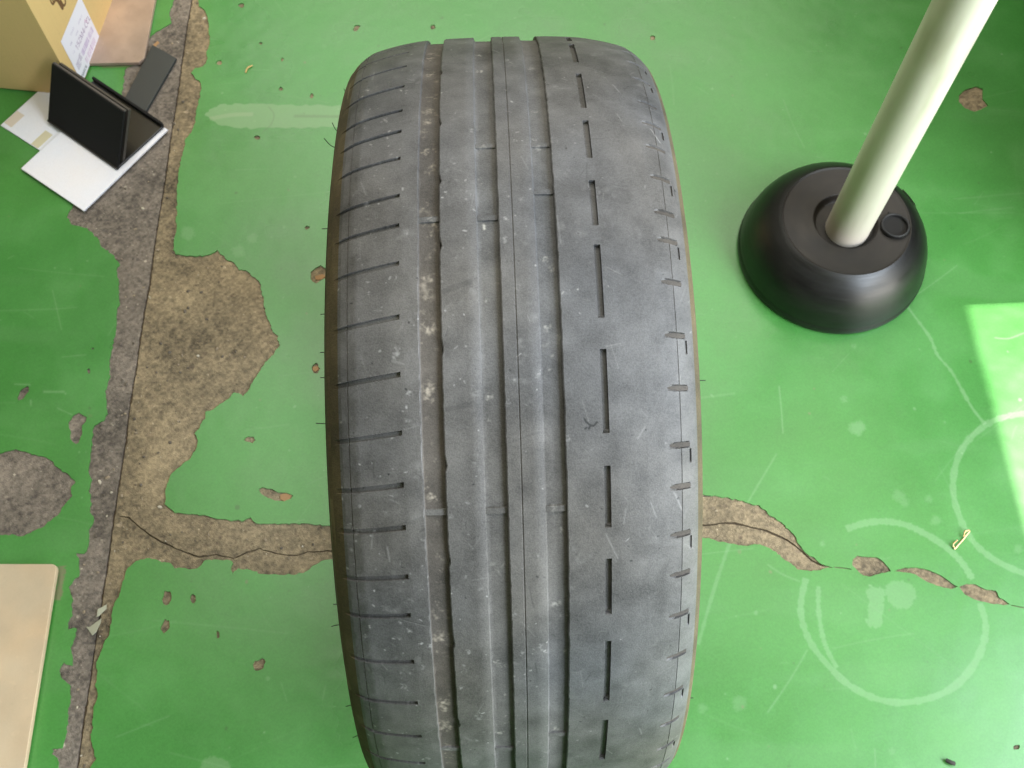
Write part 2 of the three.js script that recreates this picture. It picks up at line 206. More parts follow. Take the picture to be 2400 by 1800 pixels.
for (const q of [[0, 600, 150, 885, 55, 25, -0.95], [0, 600, 575, 745, 18, 11, 1.5], [0, 600, 600, 600, 9, 6, 0], [0, 600, 2065, 120, 70, 45, -0.5], [0, 600, 2045, 730, 28, 32, 0], [0, 600, 1620, 1190, 38, 19, 0.1], 
  [0, 1200, 1080, 555, 55, 30, -1.1], [0, 1200, 1250, 560, 30, 20, 1.5], [0, 1200, 1070, 740, 48, 28, -1.3], [0, 1200, 1412, 795, 24, 11, 1.5], [0, 1200, 1680, 990, 46, 32, -0.9],
  [0, 0, 1565, 35, 20, 14, 0], [0, 0, 1420, 405, 20, 15, 0], [0, 0, 1665, 890, 24, 15, 0], [0, 0, 1690, 280, 11, 9, 0], [0, 0, 1820, 575, 14, 12, 0], [0, 0, 2022, 620, 12, 18, 0], [0, 0, 1990, 1475, 15, 12, 0], [0, 0, 1830, 385, 10, 12, 0],
  [1600, 1200, 2163, 1525, 22, 15, -0.4], [0, 0, 2310, 180, 26, 16, -0.8], [0, 0, 2805, 175, 20, 16, 0], [0, 0, 4230, 245, 16, 16, 0]]) {
  const poly = ragged(chipAt(...q), 0.0007, 0.002); holes.push(poly);
}
holes.push(ragged(zoom(0, 600, [[1680, 1510], [1700, 1498], [1760, 1510], [1800, 1530], [1860, 1535], [1900, 1550], [1880, 1575], [1840, 1590], [1790, 1585], [1720, 1560], [1680, 1530]]), 0.0009, 0.002));
holes.push(ragged(zoom(0, 600, [[470, 1040], [510, 1012], [560, 1045], [555, 1075], [530, 1100], [535, 1150], [510, 1210], [490, 1222], [455, 1190], [455, 1130], [440, 1085]]), 0.0012, 0.002));
function layer(outline, cut, y0, y1, uvOf) {
  const s = new THREE.Shape(outline); for (const h of cut) s.holes.push(new THREE.Path(h));
  const g = new THREE.ExtrudeGeometry(s, { depth: y1 - y0, bevelEnabled: false, curveSegments: 1 });
  g.rotateX(-Math.PI / 2); g.translate(0, y0, 0);
  const p = g.attributes.position, uv = g.attributes.uv; for (let i = 0; i < p.count; i++) uv.setXY(i, ...uvOf(p.getX(i), p.getZ(i)));
  return g;
}
const rect = (x0, x1, z0, z1) => [[x0, z0], [x1, z0], [x1, z1], [x0, z1]].map(([x, z]) => new THREE.Vector2(x, -z));
structure('green_floor_coating', layer(rect(-6, 6, -6, 6), holes, -0.005, 0, (x, z) => [(x - FX0) / FT, (z - FZ0) / FT]), coat);
const jointX = (z) => -0.4895 + (z + 0.8324) * 0.01417, cuv = (x, z) => [x / 0.62, z / 0.62];
const jointEdge = (s) => { const e = []; for (let z = -6; z <= 6.0001; z += (z > -1.2 && z < 0.7) ? 0.003 : 0.1) { const n = fbm(z * 160 + 40 + s * 9, 7 + s * 3, 256, 256, 3) - 0.5, w = fbm(z * 14 + 60, 3, 256, 256, 2) - 0.5; e.push([jointX(z) + w * 0.003 + s * (0.0008 + Math.max(0, n) * 0.004), z]); } return e; };
structure('concrete_slab', layer([[-6, -6], ...jointEdge(-1), [-6, 6]].map(([x, z]) => new THREE.Vector2(x, -z)), [], -0.02, CONC_TOP, cuv), concreteGrey);
// cracks through the brown slab
const crackLine = (pix, w) => { const c = pix.map((p) => at(...p)), L = [], R = []; c.forEach((p, i) => { const a = c[Math.max(0, i - 1)], b = c[Math.min(c.length - 1, i + 1)], d = new THREE.Vector2(b.x - a.x, b.z - a.z).normalize(), e = (i === 0 || i === c.length - 1) ? 0.0002 : w * (0.6 + h2(i * 5, 3) * 0.8); L.push([p.x - d.y * e, p.z + d.x * e]); R.push([p.x + d.y * e, p.z - d.x * e]); });
  const all = [...L, ...R.reverse()], out = []; for (let i = 0; i < all.length; i++) { const a = all[i], b = all[(i + 1) % all.length], n = Math.max(1, Math.round(Math.hypot(b[0] - a[0], b[1] - a[1]) / 0.005)); for (let k = 0; k < n; k++) { const x = mix(a[0], b[0], k / n), z = mix(a[1], b[1], k / n), j = 0.0022 * (fbm(x * 150, z * 150, 256, 256, 2) - 0.5); out.push(new THREE.Vector2(x, -(z + j))); } } return out; };
const cracks = [crackLine(zoom(0, 1200, [[760, 20], [830, 30], [930, 120], [1040, 190], [1150, 240], [1230, 270], [1290, 290], [1400, 272], [1510, 300], [1600, 260], [1680, 235], [1780, 265], [1900, 280], [2000, 255], [2150, 250], [2400, 240], [2800, 250]]), 0.0008),
  crackLine(zoom(1600, 1200, [[-500, 130], [120, 85], [250, 70], [340, 70], [430, 92], [540, 120], [650, 165], [730, 215], [790, 270], [840, 315], [905, 345], [950, 352]]), 0.0012)];
structure('concrete_slab', layer([[6, -6], [6, 6], ...jointEdge(1).reverse()].map(([x, z]) => new THREE.Vector2(x, -z)), cracks, -0.02, CONC_TOP - 0.0005, cuv), concreteBrown);
structure('sub_floor', box(12, 0.02, 12, 0, -0.0142, 0), std({ color: lin(0.085, 0.062, 0.038), roughness: 1 }));

// ------------------------------------------------------------------ the worn tyre, standing on its tread
const TR = 0.33, YAW = 0.0354, XC = -0.003;
const tyre = thing('tyre', 'worn grey car tyre standing upright on the green floor', 'tyre', [0, 0, 0], YAW);
const KX = [0, 0.03, 0.06, 0.075, 0.09, 0.1023, 0.110, 0.1165, 0.1195], KD = [0, 0.0003, 0.0016, 0.0036, 0.0068, 0.0105, 0.0155, 0.023, 0.033];
const KM = KX.map((_, i) => { const s = (j) => (KD[j + 1] - KD[j]) / (KX[j + 1] - KX[j]); return i === 0 ? 0 : i === KX.length - 1 ? s(i - 1) : 2 * s(i - 1) * s(i) / (s(i - 1) + s(i)); });
function dropAt(x) { const a = Math.min(Math.abs(x - XC), 0.1195); let i = 0; while (i < KX.length - 2 && a > KX[i + 1]) i++; const h = KX[i + 1] - KX[i], t = (a - KX[i]) / h, t2 = t * t, t3 = t2 * t; return (2 * t3 - 3 * t2 + 1) * KD[i] + (t3 - 2 * t2 + t) * h * KM[i] + (-2 * t3 + 3 * t2) * KD[i + 1] + (t3 - t2) * h * KM[i + 1]; }
function tyrePoint(x, r, phi) { return new THREE.Vector3(x, TR + r * Math.cos(phi), r * Math.sin(phi)); }
function phiOf(x, drop, py) { let a = -0.82, b = 1.62; for (let k = 0; k < 40; k++) { const m = (a + b) / 2; if (toPixel(tyrePoint(x, TR - drop, m).applyAxisAngle(new THREE.Vector3(0, 1, 0), YAW))[1] < py) a = m; else b = m; } return (a + b) / 2; }
const T4 = 2212 / 900, row = (y0, list) => list.map((y) => y0 + y / T4);

// tyre rubber: dusty grey on the tread, brown dirt in the grooves, brown bloom on the sides
const TW = 2048, TH = 512, TU = Math.PI * TR;      // texture spans half the circumference by 0.26 m
function rubberMaterial(kind) {
  const c = canvas(TW, TH), g = c.getContext('2d'), r = rng(kind === 'tread' ? 41 : kind === 'groove' ? 42 : 43);
  g.fillStyle = '#000'; g.fillRect(0, 0, TW, TH); g.globalCompositeOperation = 'lighter'; g.lineCap = 'round';
  const V = (x) => (x + 0.13) / 0.26 * TH;
  const X = (phi) => ((phi * TR / TU) % 1 + 1) % 1 * TW;
  const soft = (x, y, rx, ry, v, ch, an) => { const gr = g.createRadialGradient(0, 0, 0, 0, 0, 1), c = (k) => ch === 0 ? `rgba(255,0,0,${k})` : ch === 1 ? `rgba(0,255,0,${k})` : `rgba(0,0,255,${k})`; gr.addColorStop(0, c(v)); gr.addColorStop(0.55, c(v * 0.6)); gr.addColorStop(1, c(0)); g.save(); g.translate(x, y); g.rotate(an); g.scale(rx, ry); g.fillStyle = gr; g.fillRect(-1, -1, 2, 2); g.restore(); };
  const splat = (x, y, s, n, v, ch = 0) => { for (let k = 0; k < n; k++) { const a = r() * 6.28, d = Math.pow(r(), 0.7) * s * 0.9; soft(x + Math.cos(a) * d * 0.9, y + Math.sin(a) * d, 1.2 + r() * s * 0.45, 1 + r() * s * 0.3, v / 255 * (0.25 + r() * 0.5), ch, r() * 3); } };
  if (kind === 'groove') {
    const W1 = -0.0535, W2 = -0.016, W3 = 0.0205;
    for (let i = 0; i < 160; i++) { const w = r(); splat(X(-0.8 + r() * 2.4), V(w < 0.72 ? W1 : w < 0.86 ? W2 : W3) + (r() - 0.5) * 20, 3 + r() * r() * 9, 5, 40 + r() * 70); }
    for (const [y, v, s] of [[130, 130, 9], [142, 150, 8], [180, 110, 7], [266, 140, 9], [290, 120, 8], [360, 110, 7], [660, 170, 10], [690, 130, 12], [772, 230, 11], [912, 170, 10], [925, 150, 11], [1165, 190, 7], [1490, 150, 9], [1640, 190, 9], [1655, 180, 9], [1690, 170, 10], [1702, 180, 9]]) splat(X(phiOf(W1, 0.006, y)), V(W1) - 3, s, 18, v * 0.85);
    for (const [y, v] of [[135, 140], [172, 170], [535, 170], [930, 90], [1550, 80], [1710, 110]]) splat(X(phiOf(W2, 0.005, y)), V(W2) - 5, 6, 12, v);
    for (const [y, v] of [[165, 120], [352, 150], [610, 110], [770, 140], [1190, 90], [1410, 150], [1703, 150]]) splat(X(phiOf(W3, 0.005, y)), V(W3) - 3, 6, 12, v * 0.7);
  } else if (kind === 'tread') {
    for (let i = 0; i < 420; i++) { const x = r() * TW, y = r() * TH; splat(x, y, 5 + r() * r() * 26, 6, 14 + r() * 46 * (y < TH * 0.75 ? 1 : 0.55)); }
    for (let i = 0; i < 120; i++) splat(r() * TW, r() * TH, 6 + r() * 24, 6, 10 + r() * 34, 1);
    for (let i = 0; i < 140; i++) { const x = r() * TW, y = r() * TH * 0.62; splat(x, y, 2 + r() * 5, 6, 70 + r() * 120); }
    for (let i = 0; i < 300; i++) { const x = r() * TW, y = r() * TH, a = r() * 6.28, L = 4 + r() * r() * 40; g.strokeStyle = r() < 0.5 ? `rgb(${20 + r() * 40},0,0)` : `rgb(0,${40 + r() * 70},0)`; g.lineWidth = 0.7 + r() * 1.4; g.beginPath(); g.moveTo(x, y); g.lineTo(x + Math.cos(a) * L, y + Math.sin(a) * L * 0.6); g.stroke(); }
    for (let i = 0; i < 260; i++) { g.fillStyle = `rgb(0,${90 + r() * 150},0)`; g.beginPath(); g.ellipse(r() * TW, r() * TH, 0.8 + r() * 1.2, 0.6 + r() * 0.7, r() * 3, 0, 6.3); g.fill(); }
    for (let i = 0; i < 650; i++) { const q = 60 + r() * 130; g.fillStyle = `rgb(${q},0,0)`; g.beginPath(); g.ellipse(r() * TW, r() * TH * (r() < 0.75 ? 0.6 : 1), 0.6 + r() * r() * 3.2, 0.5 + r() * 1.1, r() * 3, 0, 6.3); g.fill(); }
    for (let i = 0; i < 90; i++) { const x = r() * TW, y = r() * TH, a = (r() - 0.5) * 1.2 + (r() < 0.5 ? 0 : 1.57), L = 6 + r() * 26, v = 14 + r() * 40; for (let k = 0; k < 4; k++) { g.strokeStyle = r() < 0.6 ? `rgb(${v},0,0)` : `rgb(0,${v},0)`; g.lineWidth = 0.6 + r(); const o = (r() - 0.5) * 5; g.beginPath(); g.moveTo(x + o, y + o); g.lineTo(x + o + Math.cos(a) * L, y + o + Math.sin(a) * L); g.stroke(); } }
    // dark smears across the ribs, and the forked split in the right shoulder
    for (const [x0, y0, x1, y1, w, v] of [[-0.044, 683, -0.028, 662, 7, 70], [-0.044, 960, -0.02, 940, 6, 60], [-0.005, 1034, 0.012, 1012, 2, 60], [-0.015, 905, -0.012, 920, 14, 60], [0.016, 930, 0.028, 965, 10, 45], [0.015, 1515, 0.026, 1540, 8, 70], [-0.06, 1215, -0.1, 1265, 5, 45], [0.05, 600, 0.09, 640, 12, 22], [0.06, 1450, 0.075, 1520, 10, 20]]) { g.strokeStyle = `rgb(0,${v},0)`; g.lineWidth = w; g.beginPath(); g.moveTo(X(phiOf(x0, 0.001, y0)), V(x0)); g.lineTo(X(phiOf(x1, 0.001, y1)), V(x1)); g.stroke(); }
    g.lineWidth = 2.2; const fx = (px) => -0.0089 + (px - 1183) * 0.0002585;
    for (const line of [[[1369, 982], [1373, 989], [1383, 997]], [[1383, 997], [1391, 998], [1399, 989]], [[1383, 997], [1379, 1005]], [[1370, 1005], [1374, 1002]]]) { g.strokeStyle = 'rgb(0,255,0)'; g.beginPath(); line.forEach(([px, py], i) => g[i ? 'lineTo' : 'moveTo'](X(phiOf(fx(px), 0.002, py)), V(fx(px)))); g.stroke(); }
  } else {
    for (let i = 0; i < 200; i++) splat(r() * TW, r() * TH, 3 + r() * 8, 6, 20 + r() * 60);
    for (let i = 0; i < 160; i++) { const x = r() * TW, y = r() * TH, L = 10 + r() * 60; g.strokeStyle = `rgb(${20 + r() * 60},0,0)`; g.lineWidth = 1 + r() * 3; g.beginPath(); g.moveTo(x, y); g.lineTo(x + L, y + (r() - 0.5) * 6); g.stroke(); }
  }
  const m = g.getImageData(0, 0, TW, TH).data, col = new Uint8Array(TW * TH * 4), bmp = new Uint8Array(TW * TH * 4);
  const base = kind === 'tread' ? [0.096, 0.092, 0.090] : kind === 'groove' ? [0.112, 0.108, 0.105] : [0.088, 0.067, 0.034];
  const dust = kind === 'tread' ? [0.33, 0.32, 0.31] : kind === 'groove' ? [0.42, 0.40, 0.36] : [0.36, 0.30, 0.17];
  for (let y = 0; y < TH; y++) for (let x = 0; x < TW; x++) {
    const i = (y * TW + x) * 4, u = x / TW, v = y / TH;
    const big = fbm(u * 16, v * 4, 16, 4, 3), mid = fbm(u * 70, v * 18, 70, 18, 4), fine = h2(x * 3 + 5, y * 7 + (x >> 4)), warm = fbm(u * 10 + 4, v * 3 + 2, 10, 3, 2);
    const k = 0.62 + big * 0.55 + (mid - 0.5) * 0.75 + (fine - 0.5) * 0.42;
    let q = base.map((b, j) => b * k * (1 + (warm - 0.5) * [0.16, 0.03, -0.2][j]));
    const p = clamp(m[i] / 255), d = clamp(m[i + 1] / 255); q = q.map((b, j) => mix(mix(b, dust[j], p), 0.015, d));
    for (let j = 0; j < 3; j++) col[i + j] = toS(q[j]); col[i + 3] = 255;
    const b = clamp(0.5 + (mid - 0.5) * 0.5 + (fine - 0.5) * 0.35 - d * 0.4) * 255; bmp[i] = bmp[i + 1] = bmp[i + 2] = b; bmp[i + 3] = 255;
  }
  return new THREE.MeshStandardMaterial({ map: dataTex(col, TW, TH, true), bumpMap: dataTex(bmp, TW, TH), bumpScale: 0.00028, roughness: kind === 'tread' ? 0.62 : 0.85 });
}
const rubberTread = rubberMaterial('tread'), rubberGroove = rubberMaterial('groove'), rubberSide = rubberMaterial('side');
const grooveBrown = rubberGroove.clone(); grooveBrown.color = lin(0.76, 0.69, 0.62);
const notchDirt = rubberGroove.clone(); notchDirt.color = lin(0.62, 0.55, 0.48);
const rubberBlack = std({ color: lin(0.012, 0.012, 0.012), roughness: 0.6 });

// a ring (or an arc) of the tyre: columns [x, depth below the crown curve], rows of angles; cut(x, row) digs in; shear slants the rows
function ring(cols, rows, { cut = () => 0, shear = () => 0, closed = true, edge = () => 0, crease = 0.5, absolute = false } = {}) {
  const pos = [], uv = [], idx = [], n = cols.length;
  rows.forEach(({ phi, tag: tg }) => cols.forEach(([x, d], i) => {
    const a = phi + shear(x, tg), xe = x + edge(i, phi), r = absolute ? d : TR - dropAt(xe) - d - cut(x, tg, phi);
    const p = tyrePoint(xe, r, a); pos.push(p.x, p.y, p.z); uv.push(a * TR / TU, (xe + 0.13 + (absolute ? (TR - d) * 0.6 : 0)) / 0.26);
  }));
  for (let j = 0; j + 1 < rows.length; j++) for (let i = 0; i + 1 < n; i++) { const a = j * n + i, b = a + n; idx.push(a, b, a + 1, a + 1, b, b + 1); }
  let g = new THREE.BufferGeometry(); g.setAttribute('position', new THREE.Float32BufferAttribute(pos, 3)); g.setAttribute('uv', new THREE.Float32BufferAttribute(uv, 2)); g.setIndex(idx);
  return toCreasedNormals(g, crease);
}
const span = (a, b, step) => { const n = Math.max(1, Math.round(Math.abs(b - a) / step)); return Array.from({ length: n }, (_, k) => mix(a, b, k / n)); };
function rowsWith(events, step = 0.011) {                      // rows all the way round, with crisp pairs at every event {phi, w, tag}
  const list = []; const from = -Math.PI, to = Math.PI; let p = from; const W = 0.0005;
  for (const e of [...events].sort((a, b) => a.phi - b.phi)) { const s = e.phi - e.w / 2, t = e.phi + e.w / 2; if (s - W <= p || t + W >= to) continue;
    for (const v of span(p, s - W, step)) list.push({ phi: v }); list.push({ phi: s - W });
    for (const v of span(s + W, t - W, Math.max(step / 3, 0.003))) list.push({ phi: v, tag: { ...e, k: (v - s) / e.w } }); list.push({ phi: t - W, tag: { ...e, k: 1 } }); p = t + W; list.push({ phi: p }); p += 1e-4; }
  for (const v of span(p, to, step)) list.push({ phi: v }); list.push({ phi: to }); return list;
}
const plainRows = Array.from({ length: 301 }, (_, k) => ({ phi: -Math.PI + k / 300 * 2 * Math.PI }));
function allRound(front, pitch) { const out = [...front]; const lo = Math.min(...front.map((e) => e.phi)), hi = Math.max(...front.map((e) => e.phi)); for (let v = hi + pitch, k = 0; v < Math.PI - 0.03; v += pitch, k++) out.push({ ...front[k % front.length], phi: v }); for (let v = lo - pitch, k = 0; v > -Math.PI + 0.03; v -= pitch, k++) out.push({ ...front[k % front.length], phi: v }); return out; }
const wob = (amp, f, s) => (phi) => amp * 2 * (fbm((phi + 4) * f, s, 256, 256, 3) - 0.5);
const G1 = [-0.0601, -0.0464], G2 = [-0.0230, -0.0089], G3 = [0.0139, 0.0272], DEEP = 0.0033, ML = -0.1053, MR = 0.0994;

// left shoulder with its slots
const sipeY = [...row(50, [140, 178, 257, 373, 512, 632, 788, 1003, 1175, 1393]), ...row(600, [350, 682, 1020, 1320]), ...row(1125, [275, 558, 780, 1048, 1285, 1478, 1632])];
const SIN = -0.0720, SLANT = 0.38;                              // inner end of the slots; slant in radians per metre of width
const sipes = allRound(sipeY.map((y, k) => ({ phi: phiOf(SIN, dropAt(SIN), y), w: 0.0086 + 0.0014 * h2(k, 9), depth: 0.0017 + 0.0006 * h2(k, 4) })), 0.106);
{
  const cols = [...span(-0.1118, -0.1062, 0.0008), -0.1058].map((x) => [x, 0.0003]); cols.push([-0.1055, 0.0007], [-0.1052, 0.0007], [-0.1049, 0]);
  for (const x of [...span(-0.1047, -0.0722, 0.0032), -0.0722, -0.0718, ...span(-0.069, -0.0614, 0.002), -0.0607]) cols.push([x, 0]);
  cols.push([-0.0601, 0.0003], [-0.0594, DEEP + 0.0004]);
  const e1 = wob(0.00025, 70, 3), n = cols.length;
  const cut = (x, tg) => !tg ? 0 : (x > SIN ? 0 : tg.depth * sstep(-0.1165, -0.109, x));
  const outer = [...span(-0.1180, -0.1118, 0.0009), -0.1118].map((x) => [x, 0.0003]);
  mesh('shoulder_band', ring(outer, rowsWith(sipes), { cut, shear: (x) => SLANT * Math.min(0.05, Math.max(0, SIN - x)) }), rubberSide, tyre);
  mesh('shoulder_rib', ring(cols, rowsWith(sipes), { cut, shear: (x) => -SLANT * Math.min(0.05, Math.max(0, SIN - x)) * -1 + 0, edge: (i, phi) => i >= n - 2 ? e1(phi) : 0 }), rubberTread, tyre);
}
function plainRib(x0, x1, seed, line) {
  const cols = [[x0 + 0.0009, DEEP + 0.0004], [x0, 0.0004], [x0 + 0.0007, 0]];
  const mid = span(x0 + 0.003, x1 - 0.003, 0.004).map((x) => [x, 0]);
  const inner = line === undefined ? mid : [...mid.filter(([x]) => x < line - 0.0012), [line - 0.0006, 0], [line - 0.0003, 0.0005], [line + 0.0003, 0.0005], [line + 0.0006, 0], ...mid.filter(([x]) => x > line + 0.0012)];
  cols.push(...inner, [x1 - 0.0006, 0], [x1, 0.0003], [x1 - 0.0004, DEEP + 0.0004]); cols[0][0] = x0 + 0.0006 * 0;
  const a = wob(0.0003, 75, seed), b = wob(0.0003, 60, seed + 5), n = cols.length;
  const rows = Array.from({ length: 1601 }, (_, k) => ({ phi: -Math.PI + k / 1600 * 2 * Math.PI }));
  return { cols, rows, edge: (i, phi) => i <= 2 ? a(phi) : i >= n - 3 ? b(phi) : 0 };
}
// notches torn into the right-hand edge of the second rib's groove wall (left edge of that rib)
const nickY = [...row(50, [300, 590, 920, 1295]), ...row(600, [545, 1210]), ...row(1125, [470, 945, 1410])];
const nicks = nickY.map((y) => phiOf(-0.045, 0.001, y));
{
  const p = plainRib(G1[1], G2[0], 7);
  const e0 = p.edge; const nick = (phi) => { let s = 0; for (const f of nicks) { const t = (phi - f) / 0.03; if (t > -0.75 && t < 0.35) s = Math.max(s, t < 0 ? 1 + t / 0.75 : 1 - t / 0.35); } return 0.0012 * s; };
  mesh('rib', ring(p.cols, Array.from({ length: 1801 }, (_, k) => ({ phi: -Math.PI + k / 1800 * 2 * Math.PI })), { edge: (i, phi) => e0(i, phi) + (i <= 2 ? nick(phi) : 0) }), rubberTread, tyre);
  const q = plainRib(G2[1], G3[0], 17, -0.0001); mesh('rib', ring(q.cols, q.rows, { edge: q.edge }), rubberTread, tyre);
}
// right shoulder: broken line of slots, and notches over its outer edge
{
  const dash = [[50 + 92 / T4, 50 + 112 / T4], [50 + 130 / T4, 50 + 235 / T4], [50 + 300 / T4, 50 + 497 / T4], [50 + 570 / T4, 50 + 785 / T4], [50 + 915 / T4, 50 + 1173 / T4], [573, 744], [818, 1015], [1092, 1236], [1310, 1440], [1503, 1643], [1688, 1780]].map(([a, b]) => { const s = phiOf(0.0524, 0.0012, a), t = phiOf(0.0524, 0.0012, b); return { phi: (s + t) / 2, w: t - s, dash: true }; });
  const dashes = allRound(dash, 0.19);
  const notchY = [...row(50, [335, 470, 590, 725, 900, 1100, 1260, 1500]), ...row(600, [455, 760, 1090, 1330, 1605]), ...row(1125, [545, 780, 1015, 1225, 1400])];
  const notch = allRound(notchY.map((y, k) => ({ phi: phiOf(0.098, dropAt(0.098), y), w: 0.0125, hook: k % 2 === [0, 0, 0][0] ? 1 : 0 })), 0.106);
  notch.forEach((e, k) => { e.id = k; });
  const colsA = [[G3[1], DEEP + 0.0004], [G3[1] + 0.0001, 0.0004], [G3[1] + 0.0008, 0], ...span(0.031, 0.0495, 0.004).map((x) => [x, 0]), [0.0503, 0], [0.0507, 0], [0.0541, 0], [0.0545, 0], ...span(0.0575, 0.076, 0.005).map((x) => [x, 0])];
  const a = wob(0.0004, 70, 29), scallop = (phi) => 0.0012 * Math.abs(Math.sin(phi * 14.8 + 0.6));
  colsA.push([0.078, 0]);
  mesh('shoulder_rib', ring(colsA, rowsWith(dashes), { cut: (x, tg) => tg && x > 0.0505 && x < 0.0543 ? (x < 0.052 || tg.k < 0.955 ? 0.0027 : 0.0008) : 0, edge: (i, phi) => i <= 2 ? a(phi) + (i === 1 || i === 2 ? -scallop(phi) * 0 : 0) : 0 }), rubberTread, tyre);
  // outer band of the right shoulder
  const ev = []; for (const e of notch) { ev.push({ phi: e.phi, w: e.w, kind: 'notch' }); if (e.hook) ev.push({ phi: e.phi + e.w / 2 + 0.002 + 0.0145, w: 0.028, kind: 'slit' }); }
  const colsB = [[0.078, 0], ...span(0.0805, 0.0905, 0.0032).map((x) => [x, 0]), ...span(0.0905, 0.0989, 0.0012).map((x) => [x, 0]), [0.0991, 0], [0.0994, 0.0007], [0.0997, 0.0007], [0.1001, 0.0003], ...span(0.1008, 0.1045, 0.0011).map((x) => [x, 0.0004]), [0.1046, 0.0004], [0.1050, 0.0004], [0.1054, 0.0004], [0.1063, 0.0004], [0.1067, 0.0004], ...span(0.1075, 0.1115, 0.0013).map((x) => [x, 0.0004]), [0.1115, 0.0005]];
  for (const e of notch.slice(0, 18)) { const c = [...span(0.0920, 0.1058, 0.0023), 0.1058].map((x) => [x, 0.0004 + 0.0011 * sstep(0.0905, 0.099, x) * (1 - sstep(0.1035, 0.1062, x))]), h = 0.43;
    mesh('notch_floor', ring(c, [-h, -h / 2, 0, h / 2, h].map((k) => ({ phi: e.phi + e.w * k, tag: { k } })), { shear: (x, tg) => e.w * tg.k * (sstep(0.0885, 0.0985, x) * (1 - 0.3 * sstep(0.102, 0.106, x)) - 1) }), notchDirt, tyre); }
  const taper = (x, k) => (Math.abs(k - 0.5) * 2 < sstep(0.0885, 0.0965, x) + 0.02 ? 1 : 0);
  mesh('shoulder_band', ring(colsB, rowsWith(ev), { cut: (x, tg) => !tg ? 0 : tg.kind === 'notch' ? 0.0026 * sstep(0.0885, 0.1, x) * (1 - sstep(0.1025, 0.1066, x)) * taper(x, tg.k) : (x > 0.1052 && x < 0.1065 ? 0.0013 * (tg.k < 0.96 ? 1 : 0.3) : 0) }), rubberTread, tyre);
}
for (const [a, b] of [G1, G2, G3]) {
  const s = wob(0.00035, 34, a * 100 + 9), cols = [[a - 0.0003, 0.0009], [a + 0.0002, 0.0019], [a + 0.0009, 0.0029], [a + 0.0018, DEEP - 0.0001], ...span(a + 0.0034, b - 0.0014, 0.0024).map((x) => [x, DEEP]), [b - 0.001, DEEP], [b + 0.0004, DEEP - 0.0004]];
  mesh('groove_floor', ring(cols, Array.from({ length: 701 }, (_, k) => ({ phi: -Math.PI + k / 700 * 2 * Math.PI })), { cut: (x, tg, phi) => s(phi + x * 20) }), a === G1[0] ? grooveBrown : rubberGroove, tyre);
}
// tread wear bars in the grooves
for (const [a, b, ys] of [[...G1, [...row(50, [1140]), ...row(1125, [187, 1552])]], [...G2, [...row(50, [722, 1135]), ...row(1125, [175, 1545])]], [...G3, [...row(50, [715, 985]), ...row(1125, [163, 1462])]]])
  for (const y of ys) { const f = phiOf((a + b) / 2, 0.003, y), w = 0.0125, cols = [[a + 0.0003, 0.0023], [(a + b) / 2, 0.0020], [b - 0.0004, 0.0022]];
    const rows = [-0.56, -0.46, -0.2, 0.2, 0.46, 0.56].map((k, i) => ({ phi: f + w * k, tag: { d: i === 0 || i === 5 ? 0.0016 : 0 } }));
    mesh('wear_bar', ring(cols, rows, { cut: (x, tg) => tg.d }), rubberGroove, tyre); }
// side walls, beads and the inside
function sideCurve(s, pts) { return new THREE.CatmullRomCurve3(pts.map(([x, d]) => new THREE.Vector3(XC + s * x, TR - d, 0)), false, 'centripetal').getPoints(44).map((v) => [v.x, v.y]); }
for (const s of [-1, 1]) {
  const x0 = s < 0 ? 0.1150 : 0.1145, pts = [[x0, dropAt(XC + s * x0) + 0.0005], [0.1172, 0.0235], [0.1196, 0.033], [0.1206, 0.039], [0.1211, 0.0396], [0.1214, 0.046], [0.1209, 0.058], [0.1178, 0.074], [0.1175, 0.0746], [0.112, 0.087], [0.106, 0.0955], [0.100, 0.1014], [0.092, 0.1035], [0.088, 0.101]];
  let c = sideCurve(s, pts); if (s < 0) c = c.reverse();
  const rows = Array.from({ length: 241 }, (_, k) => ({ phi: -Math.PI + k / 240 * 2 * Math.PI }));
  mesh('sidewall', ring(c, rows, { absolute: true, crease: 0.9 }), rubberSide, tyre);
}
{ const pts = [[-0.088, 0.101], [-0.104, 0.085], [-0.112, 0.06], [-0.108, 0.034], [-0.09, 0.02], [0, 0.014], [0.09, 0.02], [0.108, 0.034], [0.112, 0.06], [0.104, 0.085], [0.088, 0.101]];
  const c = new THREE.CatmullRomCurve3(pts.map(([x, d]) => new THREE.Vector3(XC + x, TR - d, 0)), false, 'centripetal').getPoints(50).map((v) => [v.x, v.y]);
  mesh('inner_liner', ring(c, Array.from({ length: 121 }, (_, k) => ({ phi: -Math.PI + k / 120 * 2 * Math.PI })), { absolute: true, crease: 0.9 }), std({ color: lin(0.03, 0.03, 0.03), roughness: 0.8 }), tyre); }
// moulding hairs along both sides
{ const hair = (s, y, len0, bend) => { const len = len0 * 0.75; const f = phiOf(XC + s * 0.121, 0.042, y), b = tyrePoint(XC + s * 0.1208, TR - 0.042, f), c = new THREE.CatmullRomCurve3([b, b.clone().add(new THREE.Vector3(s * len * 0.5, bend * 0.2, -bend * 0.3)), b.clone().add(new THREE.Vector3(s * len, bend * 0.8, -bend * 0.9))]); mesh('rubber_hair', new THREE.TubeGeometry(c, 6, 0.0003, 5), rubberBlack, tyre); };
  for (const [y, l, b] of [...row(50, [440, 640, 730]).map((y, k) => [y, [0.006, 0.006, 0.011][k], 0.006]), [536, 0.006, 0], ...row(600, [335, 555, 700]).map((y) => [y, 0.0045, 0]), [993, 0.009, 0.0004], [1416, 0.004, 0], [1464, 0.008, -0.001], [1652, 0.007, -0.001], [1722, 0.009, -0.002]]) hair(-1, y, l, b);
  for (const [y, l] of [[892, 0.006], [1163, 0.008], [1636, 0.006]]) hair(1, y, l, 0); }

